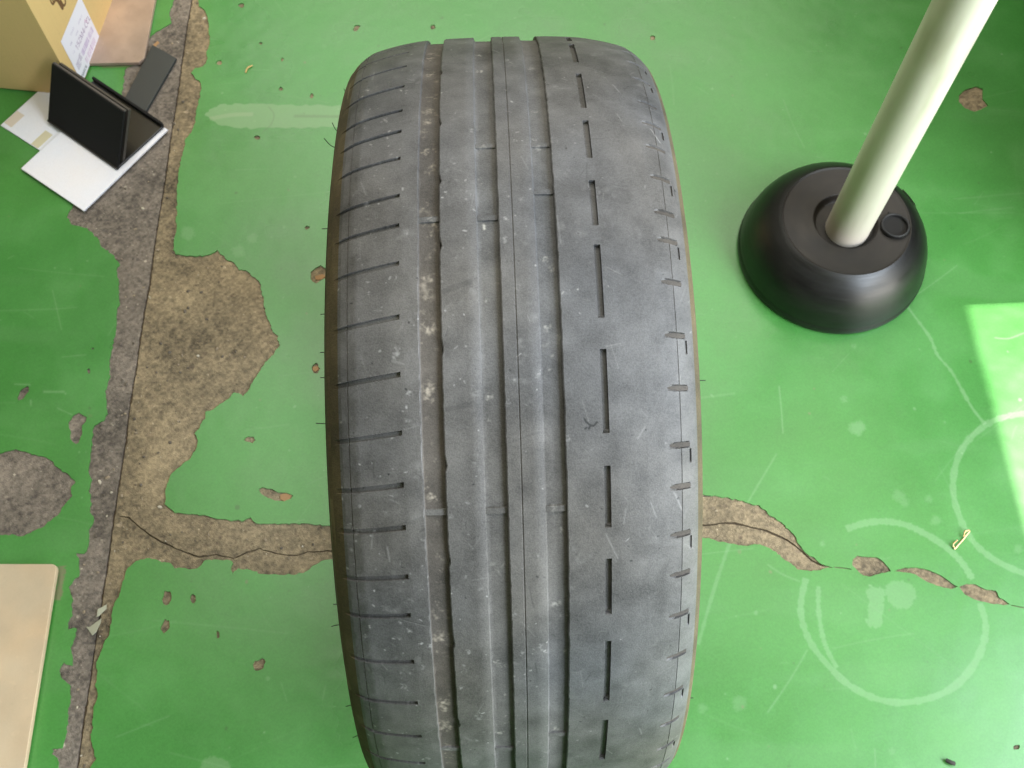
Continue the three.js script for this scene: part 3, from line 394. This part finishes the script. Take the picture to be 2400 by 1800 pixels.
// ------------------------------------------------------------------ black weighted base and the white pole standing in it
const SX = 0.428, SZ = -0.380, SH = 0.08;
function grainTexture(seed, N, fn) { const d = new Uint8Array(N * N * 4); for (let y = 0; y < N; y++) for (let x = 0; x < N; x++) { const i = (y * N + x) * 4, q = fn(x / N, y / N, x, y); for (let j = 0; j < 3; j++) d[i + j] = clamp(q[j], 0, 255); d[i + 3] = 255; } return d; }
{
  const blackPlastic = new THREE.MeshPhysicalMaterial({ color: lin(0.014, 0.0135, 0.014), roughness: 0.55, clearcoat: 0.25, clearcoatRoughness: 0.34,
    roughnessMap: dataTex(grainTexture(3, 512, (u, v, x, y) => { const s = fbm(u * 8, v * 90, 8, 90, 2), k = 190 + (s - 0.5) * 70 + (fbm(u * 20, v * 20, 20, 20, 3) - 0.5) * 60; return [k, k, k]; }), 512, 512),
    map: dataTex(grainTexture(4, 512, (u, v, x, y) => { const k = 190 + (fbm(u * 14, v * 14, 14, 14, 5) - 0.5) * 130 + (h2(x * 3, y * 5) > 0.99 ? 40 : 0); return [k, k * 0.985, k * 0.97]; }), 512, 512, true) });
  const t = thing('weighted_stand', 'black round plastic weighted base holding the white pole', 'pole base', [SX, 0, SZ]);
  const lathe = (pts, seg = 96) => new THREE.LatheGeometry(pts.map(([r, y]) => new THREE.Vector2(r, y)), seg);
  mesh('body', lathe([[0.0, 0.002], [0.118, 0.002], [0.121, 0.0], [0.1235, 0.001], [0.1245, 0.004], [0.1243, 0.010], [0.1225, 0.0125], [0.1228, 0.014], [0.1215, 0.022], [0.1185, 0.034], [0.1135, 0.047], [0.1065, 0.059], [0.097, 0.0695], [0.088, 0.0768], [0.0835, 0.0793], [0.082, 0.0802]]), blackPlastic, t);
  mesh('top_plate', lathe([[0.082, 0.0802], [0.0805, 0.0798], [0.079, 0.0782], [0.060, 0.0776], [0.0425, 0.0776], [0.0412, 0.077], [0.0405, 0.0758], [0.0392, 0.0725], [0.0375, 0.0695], [0.0350, 0.0674], [0.0, 0.067]]), std({ color: lin(0.026, 0.021, 0.016), roughness: 0.55, map: blackPlastic.map }), t);
  // filler cap
  const cap = new THREE.Group(); cap.name = 'filler_cap'; cap.position.set(0.0605, 0.0776, 0.0095); t.add(cap);
  mesh('ring', lathe([[0.0115, 0.0], [0.0182, 0.0], [0.0184, 0.0050], [0.0174, 0.0062], [0.0158, 0.0060], [0.0150, 0.0044], [0.0146, 0.0004]], 48), rubberBlack, cap);
  mesh('plug', lathe([[0.0, -0.0006], [0.009, -0.0008], [0.0135, -0.0002], [0.0148, 0.0004]].map(([r, y]) => [r, y + 0.0011]), 40), std({ color: lin(0.006, 0.005, 0.004), roughness: 0.8 }), cap);
  mesh('tab', new RoundedBoxGeometry(0.002, 0.002, 0.008, 2, 0.0008).translate(-0.004, 0.001, -0.019), rubberBlack, cap);
  // pale sticker on the flank
  const st = []; const stI = []; const A0 = -0.62, A1 = -0.36; for (let i = 0; i <= 8; i++) { const a = mix(A0, A1, i / 8); for (const [r, y] of [[0.1143, 0.0464], [0.1072, 0.0592]]) st.push((r + 0.0006) * Math.cos(a), y + 0.0004, (r + 0.0006) * Math.sin(a)); } for (let i = 0; i < 8; i++) { const a = i * 2; stI.push(a, a + 1, a + 2, a + 1, a + 3, a + 2); }
  const sg = new THREE.BufferGeometry(); sg.setAttribute('position', new THREE.Float32BufferAttribute(st, 3)); sg.setIndex(stI); sg.computeVertexNormals();
  mesh('sticker', sg, std({ color: lin(0.62, 0.6, 0.55), roughness: 0.6, side: THREE.DoubleSide }), t);
  // pole: a white plastic pipe
  const p = thing('pole', 'white plastic pipe standing upright in the black base', 'pole', [SX + 0.003, 0.0671, SZ + 0.006]);
  mesh('pipe', lathe([[0.0235, 0.0], [0.0272, 0.0], [0.0276, 0.0008], [0.0276, 1.15], [0.0235, 1.15], [0.0235, 0.0]], 64), std({ color: lin(0.82, 0.75, 0.66), roughness: 0.33, map: dataTex(grainTexture(8, 256, (u, v) => { const d = sstep(0.6, 0.8, fbm(u * 5, v * 50, 5, 50, 4)), k = 250 - fbm(u * 6, v * 30, 6, 30, 3) * 22 - d * 20; return [k, k * 0.995, k * (0.985 - d * 0.03)]; }), 256, 256, true) }), p);
}

// ------------------------------------------------------------------ corner with the carton, boards and black folder
const flat = (pts, y0, y1, bevel = 0.0004) => { const s = new THREE.Shape(pts.map((p) => new THREE.Vector2(p.x, -p.z))); const g = new THREE.ExtrudeGeometry(s, { depth: y1 - y0 - 2 * bevel, bevelEnabled: true, bevelThickness: bevel, bevelSize: bevel, bevelOffset: -bevel, bevelSegments: 2, curveSegments: 8 }); g.rotateX(-Math.PI / 2); g.translate(0, y0 + bevel, 0); const p = g.attributes.position, uv = g.attributes.uv; for (let i = 0; i < p.count; i++) uv.setXY(i, p.getX(i) / 0.25, p.getZ(i) / 0.25); return g; };
const v3 = (x, y, z) => new THREE.Vector3(x, y, z);
const mottled = (seed, N, base, spots, blotch, f = 5) => { const c = canvas(N, N), g = c.getContext('2d'), r = rng(seed); g.fillStyle = '#808080'; g.fillRect(0, 0, N, N); for (let i = 0; i < spots; i++) { g.globalAlpha = 0.1 + r() * 0.25; g.fillStyle = r() < 0.6 ? '#333' : '#ddd'; g.beginPath(); g.ellipse(r() * N, r() * N, 1 + r() * r() * 14, 1 + r() * r() * 9, r() * 3, 0, 6.3); g.fill(); } const d = g.getImageData(0, 0, N, N).data;
  return dataTex(grainTexture(seed, N, (u, v, x, y) => { const n = fbm(u * f + seed, v * f, f, f, 5) - 0.5, m = fbm(u * f + 3, v * f + seed * 2, f, f, 4) - 0.5, k = 1 + (d[(y * N + x) * 4] / 128 - 1) * blotch + n * blotch * 1.6 + (h2(x * 3, y * 7) - 0.5) * 0.06; return base.map((b, j) => toS(Math.max(0, b * k * (1 + m * [0.12, 0, -0.12][j])))); }), N, N, true); };
{
  // carton: right-hand face carries the label
  const C = at(185.5, 227.5), D = at(270, 0), u = D.clone().sub(C).setY(0).normalize(), turn = Math.atan2(u.x, u.z) + Math.PI;   // local -z runs along the right-hand face
  const W = 0.36, Hh = 0.34, Dp = 0.42, LIFT = 0.0032;
  const t = thing('cardboard_box', 'brown cardboard carton with a white shipping label on its side', 'carton', [C.x, LIFT, C.z], turn);
  const onFace = (px, py) => { const n = new THREE.Vector3(1, 0, 0).applyAxisAngle(v3(0, 1, 0), turn), d = FWD.clone().addScaledVector(v3(1, 0, 0), (px - 1200) / FOCAL).addScaledVector(UPV, -(py - 900) / FOCAL), k = C.clone().sub(EYE).dot(n) / d.dot(n); return EYE.clone().addScaledVector(d, k).sub(v3(C.x, LIFT, C.z)).applyAxisAngle(v3(0, 1, 0), -turn); };
  // face textures: fine vertical flutes, marks and lettering
  const N = 1024;
  const face = (draw, w, h) => { const c = canvas(N, Math.round(N * h / w)), g = c.getContext('2d'), r = rng(9 + Math.round(w * 100)); g.fillStyle = `rgb(${[0.74, 0.51, 0.22].map((v) => Math.round(toS(v))).join(',')})`; g.fillRect(0, 0, c.width, c.height);
    for (let x = 0; x < c.width; x += 7) { g.fillStyle = `rgba(90,55,15,${0.02 + r() * 0.03})`; g.fillRect(x, 0, 3, c.height); }
    for (let i = 0; i < 4000; i++) { g.fillStyle = r() < 0.5 ? 'rgba(80,50,15,0.08)' : 'rgba(255,220,160,0.07)'; g.fillRect(r() * c.width, r() * c.height, 1 + r() * 14, 1); }
    if (draw) draw(g, c.width, c.height); const tx = new THREE.CanvasTexture(c); tx.colorSpace = THREE.SRGBColorSpace; return std({ map: tx, roughness: 0.85 }); };
  const wall = (w, h, mat, place) => { const g = new THREE.BoxGeometry(w, h, 0.004); place(g); return mesh('panel', g, mat, t); };
  const side = face((g, w, h) => { const k = w / Dp; const P = (z, y) => [z * k, h - y * k];                   // z: metres from the near corner, y: height
    g.strokeStyle = 'rgb(112,78,48)'; g.lineWidth = 0.0034 * k; g.lineJoin = g.lineCap = 'round';
    for (const l of [[[130, -10], [150, 80], [190, 122], [212, 75], [235, 28], [272, 42], [320, 120], [368, 208], [392, 188], [372, 130], [330, 60]], [[170, -30], [188, 50], [203, 78]], [[322, -20], [352, 70], [402, 152], [432, 100], [432, 40], [415, -20]], [[285, 20], [330, 90], [380, 165]]]) { const q = l.map(([x, y]) => { const o = onFace(100 + x / 8.294, y / 8.294); return P(-o.z, o.y); }); g.beginPath(); q.forEach((p, i) => { if (i) g.quadraticCurveTo(q[i - 1][0], q[i - 1][1], (q[i - 1][0] + p[0]) / 2, (q[i - 1][1] + p[1]) / 2); else g.moveTo(...p); }); g.lineTo(...q[q.length - 1]); g.stroke(); }
  }, Dp, Hh), plain = face(null, W, Hh);
  // panels: front (towards the camera), right, back, left, bottom, top flaps
  wall(W, Hh, plain, (g) => g.translate(-W / 2, Hh / 2, -0.002));
  wall(Dp - 0.008, Hh, side, (g) => { g.rotateY(Math.PI / 2); g.translate(-0.002, Hh / 2, -Dp / 2); });
  wall(W, Hh, plain, (g) => g.translate(-W / 2, Hh / 2, -Dp + 0.002));
  wall(Dp - 0.008, Hh, plain, (g) => { g.rotateY(-Math.PI / 2); g.translate(-W + 0.002, Hh / 2, -Dp / 2); });
  mesh('bottom', box(W - 0.008, 0.004, Dp - 0.008, -W / 2, 0.002, -Dp / 2), plain, t);
  mesh('flap', box(W - 0.002, 0.004, Dp / 2 - 0.002, -W / 2, Hh + 0.002, -Dp * 0.25), plain, t);
  mesh('flap', box(W - 0.002, 0.004, Dp / 2 - 0.002, -W / 2, Hh + 0.002, -Dp * 0.75), plain, t);
  // the label: find its corners on the face's plane
  const s = 420 / 2212, bl = onFace(1045 * s, 945 * s), br = onFace(1262 * s, 390 * s), tl = onFace(722 * s, 630 * s);
  const lw = Math.hypot(br.z - bl.z, br.y - bl.y), lh = Math.hypot(tl.z - bl.z, tl.y - bl.y), tilt = Math.atan2(br.y - bl.y, -(br.z - bl.z));
  const lc = canvas(1024, Math.round(1024 * lh / lw)), g = lc.getContext('2d'), w = lc.width, h = lc.height, r = rng(31);
  g.fillStyle = 'rgb(238,234,246)'; g.fillRect(0, 0, w, h);
  g.fillStyle = 'rgb(150,120,165)'; g.font = `${h * 0.15}px sans-serif`; g.fillText('15ZM4-CCLG7', w * 0.27, h * 0.52);
  g.fillStyle = 'rgb(168,150,190)'; g.font = `${h * 0.055}px sans-serif`; g.fillText('1-2', w * 0.14, h * 0.46); g.fillText('008', w * 0.18, h * 0.30); g.fillText('125 8 0', w * 0.30, h * 0.20); g.fillText('1018', w * 0.42, h * 0.34); g.fillText('24 06 11', w * 0.62, h * 0.28);
  const bars = (x, y, ww, hh, c, n) => { for (let i = 0; i < n; i++) { if (r() < 0.35) continue; g.fillStyle = c; g.fillRect(x + i / n * ww, y, ww / n * (0.5 + r() * 0.6), hh); } };
  bars(w * 0.36, h * 0.62, w * 0.56, h * 0.12, 'rgb(196,176,214)', 90); bars(w * 0.36, h * 0.80, w * 0.50, h * 0.12, 'rgb(205,178,210)', 80);
  g.fillStyle = 'rgba(165,150,180,0.75)'; for (let i = 0; i < 7; i++) { g.fillRect(w * 0.08, h * (0.62 + i * 0.022), w * (0.1 + r() * 0.08), h * 0.013); } for (let i = 0; i < 5; i++) g.fillRect(w * 0.24, h * (0.60 + i * 0.026), w * (0.06 + r() * 0.03), h * 0.016);
  g.fillStyle = 'rgb(120,110,135)'; g.font = `bold ${h * 0.09}px sans-serif`; g.fillText('2M8C6', w * 0.05, h * 0.95);
  g.strokeStyle = 'rgb(190,110,170)'; g.lineWidth = 9; g.beginPath(); g.moveTo(w * 0.80, h * 0.42); g.quadraticCurveTo(w * 0.84, h * 0.34, w * 0.85, h * 0.44); g.quadraticCurveTo(w * 0.86, h * 0.52, w * 0.9, h * 0.40); g.stroke();
  const lt = new THREE.CanvasTexture(lc); lt.colorSpace = THREE.SRGBColorSpace;
  const lg = new THREE.PlaneGeometry(lw, lh); lg.rotateY(Math.PI / 2); lg.rotateX(0); const lm = mesh('label', lg, std({ map: lt, roughness: 0.55 }), t);
  lm.position.set(0.0006, (br.y + tl.y) / 2 + 0.002, (br.z + tl.z) / 2); lm.rotation.x = tilt; lm.userData.label = 'white shipping label with printed code';
}
{
  const whiteCard = std({ color: lin(0.86, 0.85, 0.92), roughness: 0.5, map: mottled(51, 256, [0.98, 0.98, 0.98], 10, 0.02) });
  const A2 = at(1, 293.4, 0.0025), B2 = at(90.5, 351, 0.0025), E2 = at(73.6, 220.8, 0.0025), d1 = B2.clone().sub(A2).normalize(), d2 = v3(d1.z, 0, -d1.x);
  const q = (a, b) => A2.clone().addScaledVector(d1, a).addScaledVector(d2, b);
  const c2 = tag(mesh('white_board', flat([q(0, 0), q(0.15, 0), q(0.15, 0.10), q(0, 0.10)], 0, 0.0026), whiteCard), 'white board with bits of yellowed tape, partly under the other white board', 'board');
  const tape = std({ color: lin(0.66, 0.60, 0.42), roughness: 0.45 });
  mesh('tape', flat([q(0.001, 0.006), q(0.016, 0.006), q(0.016, 0.032), q(0.001, 0.032)], 0.0026, 0.0029, 0.0001), std({ color: lin(0.72, 0.62, 0.52), roughness: 0.5 }), c2);
  mesh('tape', flat([q(0.060, 0.001), q(0.074, 0.001), q(0.074, 0.03), q(0.060, 0.03)], 0.0026, 0.0029, 0.0001), tape, c2);
  const A = at(48.7, 394.8, 0.0058), B = at(195.9, 494.3, 0.0058), Cc = at(392.8, 303.3, 0.0058), Dd = A.clone().add(Cc).sub(B);
  const c1 = tag(mesh('white_board', flat([A, B, Cc, Dd], 0.0028, 0.0058), whiteCard), 'white board lying under the open black folder', 'board');
  // the black folder: a base plate with a low rim and a leaning double lid
  const P0 = at(111.8, 286.4, 0.006), P1 = at(274.5, 399.8, 0.006), e = P1.clone().sub(P0).setY(0), len = e.length(); e.normalize();
  const t = thing('black_folder', 'open black plastic folder propped on the white board', 'folder', [P0.x, 0.006, P0.z], Math.atan2(-e.z, e.x));
  const gloss = new THREE.MeshPhysicalMaterial({ color: lin(0.008, 0.008, 0.008), roughness: 0.28 }), matte = std({ color: lin(0.003, 0.003, 0.0035), roughness: 0.9 });
  const DP = 0.093, TILT = 58 * Math.PI / 180, LH = 0.091;
  mesh('base_plate', new RoundedBoxGeometry(len, 0.004, DP, 2, 0.0008).translate(len / 2, 0.002, -DP / 2), gloss, t);
  mesh('rim', new RoundedBoxGeometry(len, 0.008, 0.004, 2, 0.001).translate(len / 2, 0.0065, -DP + 0.001), matte, t);
  const lid = mesh('lid', new RoundedBoxGeometry(len, LH, 0.0035, 2, 0.0008).translate(len / 2, LH / 2, -0.00175), matte, t); lid.position.set(0, 0.0005, 0); lid.rotation.x = -(Math.PI / 2 - TILT);
  mesh('lining', new RoundedBoxGeometry(len - 0.004, LH - 0.002, 0.0045, 2, 0.0008).translate(len / 2, LH / 2 + 0.001, -0.0125), std({ color: lin(0.06, 0.052, 0.045), roughness: 0.6 }), lid);
  mesh('spine', new RoundedBoxGeometry(len - 0.001, 0.002, 0.0042, 2, 0.0006).translate(len / 2, LH + 0.0006, -0.0032), std({ color: lin(0.085, 0.075, 0.072), roughness: 0.6 }), lid);
  const S = [[357, 104.4], [413, 135.8], [341.8, 260], [288.6, 237.3]].map(([x, y]) => at(x, y, 0.005));
  tag(mesh('dark_plate', flat(S, 0, 0.005, 0.0006), std({ color: lin(0.028, 0.034, 0.036), roughness: 0.5, map: mottled(61, 256, [0.9, 0.9, 0.9], 60, 0.12) })), 'small dark slate coloured plate lying on the bare concrete', 'plate');
  // stained board behind the carton
  const pl = [at(338, 135.8, 0.007), at(324.7, 146.2, 0.007), v3(-0.6235, 0.007, -0.702), v3(-0.6, 0.007, -1.02), v3(at(338, 135.8, 0.007).x, 0.007, -1.02)];
  tag(mesh('stained_board', flat(pl, 0.0012, 0.007, 0.0005), std({ roughness: 0.36, map: mottled(71, 512, [0.40, 0.29, 0.225], 160, 0.55, 5) })), 'thin stained tan board on the floor beside the carton', 'board');
}
// beige slab at the lower left
{
  const c = at(134.5, 1321.5, 0.0115), x0 = c.x - 0.30, z1 = c.z + 0.36, r = 0.0085, s = new THREE.Shape();
  s.moveTo(x0, -c.z); s.lineTo(c.x - r, -c.z); s.quadraticCurveTo(c.x, -c.z, c.x, -c.z - r); s.lineTo(c.x + 0.008, -z1); s.lineTo(x0, -z1); s.closePath();
  const g = new THREE.ExtrudeGeometry(s, { depth: 0.0055, bevelEnabled: true, bevelThickness: 0.001, bevelSize: 0.001, bevelOffset: -0.001, bevelSegments: 3, curveSegments: 10 }); g.rotateX(-Math.PI / 2); g.translate(0, 0.005, 0);
  const p = g.attributes.position, uv = g.attributes.uv; for (let i = 0; i < p.count; i++) uv.setXY(i, p.getX(i) / 0.3, p.getZ(i) / 0.3);
  const slab = tag(mesh('beige_slab', g, std({ roughness: 0.6, map: mottled(81, 512, [0.56, 0.44, 0.30], 260, 0.2, 7) })), 'beige slab with a rounded corner lying on the green floor', 'slab');
  for (const [x, z] of [[c.x - 0.03, c.z + 0.03], [c.x - 0.27, c.z + 0.03], [c.x - 0.03, c.z + 0.33], [c.x - 0.27, c.z + 0.33]]) mesh('foot_pad', new THREE.CylinderGeometry(0.011, 0.012, 0.0042, 16).translate(x, 0.0021, z), rubberBlack, slab);
}
// ------------------------------------------------------------------ small loose things
{
  const brass = std({ color: lin(0.75, 0.5, 0.26), roughness: 0.3, metalness: 0.85 }), k = 120 / 1659;
  const pts = [[600, 910, 0.003], [475, 1030, 0.004], [470, 1090, 0.003], [515, 1205, 0.0012], [800, 880, 0.0018], [1005, 615, 0.0035], [985, 585, 0.006], [880, 605, 0.007], [830, 665, 0.006], [805, 795, 0.003]].map(([x, y, h]) => at(2200 + x * k, 1200 + y * k, h));
  const path = new THREE.CurvePath(); for (let i = 0; i + 1 < pts.length; i++) path.add(new THREE.LineCurve3(pts[i], pts[i + 1]));
  tag(mesh('wire_clip', new THREE.TubeGeometry(new THREE.CatmullRomCurve3(pts.flatMap((p, i) => i + 1 < pts.length ? [p, p.clone().lerp(pts[i + 1], 0.12), p.clone().lerp(pts[i + 1], 0.88)] : [p]), false, 'centripetal'), 90, 0.0009, 6), brass), 'bent copper coloured wire clip lying on a pale ring mark', 'clip');
  // flakes of old coating in the joint
  const flake = (pix, h, tilt, label, mat) => { const q = pix.map(([x, y]) => at(x, y)), c = q.reduce((a, b) => a.add(b), v3(0, 0, 0)).divideScalar(q.length); const f = tag(mesh('paint_flake', flat(q.map((p) => p.clone().sub(c)), 0, 0.0012, 0.0002), mat), label, 'flake'); f.position.set(c.x, h, c.z); f.rotation.set(...tilt); };
  const pale = std({ color: lin(0.36, 0.36, 0.27), roughness: 0.7 });
  flake(zoom(0, 1200, [[635, 630], [690, 600], [690, 625], [640, 675], [625, 680]]), -0.0005, [0.1, 0, -0.15], 'narrow pale paint flake in the concrete joint', pale);
  flake(zoom(0, 1200, [[555, 740], [580, 745], [655, 690], [650, 720], [625, 780], [600, 800]]), -0.001, [-0.12, 0, 0.1], 'jagged pale triangular paint flake in the concrete joint', pale);
  const rust = std({ color: lin(0.36, 0.21, 0.10), roughness: 0.9 });
  const rustAt = (pix, label) => { const q = pix.map(([x, y]) => at(x, y)), f = tag(mesh('rust_flake', flat(q, -0.0027, -0.0006, 0.0003), rust), label, 'flake'); return f; };
  rustAt(zoom(0, 600, [[1815, 1545], [1850, 1535], [1890, 1550], [1880, 1575], [1840, 1590], [1815, 1575]]), 'orange rust flake in a long chip of the green coating');
  rustAt(zoom(0, 600, [[2025, 715], [2060, 712], [2065, 735], [2040, 750], [2026, 738]]), 'small round orange rust flake in a chip beside the tyre');
  rustAt(zoom(0, 600, [[2040, 130], [2090, 115], [2110, 130], [2085, 150], [2045, 152]]), 'orange rust flake in the chip next to the tyre sidewall');
  rustAt(zoom(0, 0, [[990, 290], [1020, 262], [1032, 275], [1005, 300]]), 'orange rust flake on concrete at the dark plate end');
  const shaving = (pix, rad, mat, label, name, cat) => tag(mesh(name, new THREE.TubeGeometry(new THREE.CatmullRomCurve3(pix.map(([x, y], i) => at(x, y, rad + (i === 1 ? 0.0012 : 0)))), 12, rad, 5), mat), label, cat);
  shaving(zoom(0, 0, [[1592, 470], [1605, 440], [1636, 424]]), 0.0011, std({ color: lin(0.62, 0.42, 0.16), roughness: 0.6 }), 'curved tan wood shaving on the far green floor', 'wood_shaving', 'shaving');
  shaving(zoom(1600, 1200, [[1705, 1608], [1735, 1622], [1762, 1632]]), 0.0024, std({ color: lin(0.035, 0.035, 0.03), roughness: 0.8 }), 'dark leaf scrap on the pale green floor', 'leaf_scrap', 'leaf scrap');
  // grit on the bare concrete
  const r = rng(301), crumbs = []; const inHole = (x, z) => { let c = false; const h = holes[0]; for (let i = 0, j = h.length - 1; i < h.length; j = i++) { const a = h[i], b = h[j]; if ((a.y > -z) !== (b.y > -z) && x < (b.x - a.x) * (-z - a.y) / (b.y - a.y) + a.x) c = !c; } return c; };
  const base = new THREE.IcosahedronGeometry(1, 0); { const p = base.attributes.position; for (let i = 0; i < p.count; i++) { const s = 0.75 + 0.5 * h2(Math.round(p.getX(i) * 9) + 40, Math.round(p.getY(i) * 9 + p.getZ(i) * 5) + 60); p.setXYZ(i, p.getX(i) * s, p.getY(i) * s * 0.6, p.getZ(i) * s); } base.computeVertexNormals(); }
  while (crumbs.length < 520) { const x = -0.62 + r() * 0.5, z = -0.9 + r() * 1.2; if (inHole(x, z) && (r() < 0.5 || Math.abs(x - jointX(z)) < 0.03)) crumbs.push([x, z]); }
  const grit = new THREE.InstancedMesh(base, std({ color: 0xffffff, roughness: 0.9 }), crumbs.length); grit.name = 'grit'; grit.userData.kind = 'stuff'; grit.castShadow = grit.receiveShadow = true;
  const mt = new THREE.Matrix4(), qn = new THREE.Quaternion(), eu = new THREE.Euler();
  crumbs.forEach(([x, z], i) => { const s = 0.0004 + Math.pow(r(), 4) * 0.0017; mt.compose(v3(x, CONC_TOP + s * 0.3, z), qn.setFromEuler(eu.set(r() * 0.5, r() * 6, r() * 0.5)), v3(s, s, s * (0.7 + r()))); grit.setMatrixAt(i, mt); const k = r(); grit.setColorAt(i, k < 0.5 ? lin(0.12, 0.1, 0.08) : k < 0.85 ? lin(0.3, 0.24, 0.17) : lin(0.5, 0.45, 0.36)); });
  scene.add(grit);
  tag(grit, 'fine grit scattered over the bare concrete', 'grit');
}
renderer.render(scene, camera);
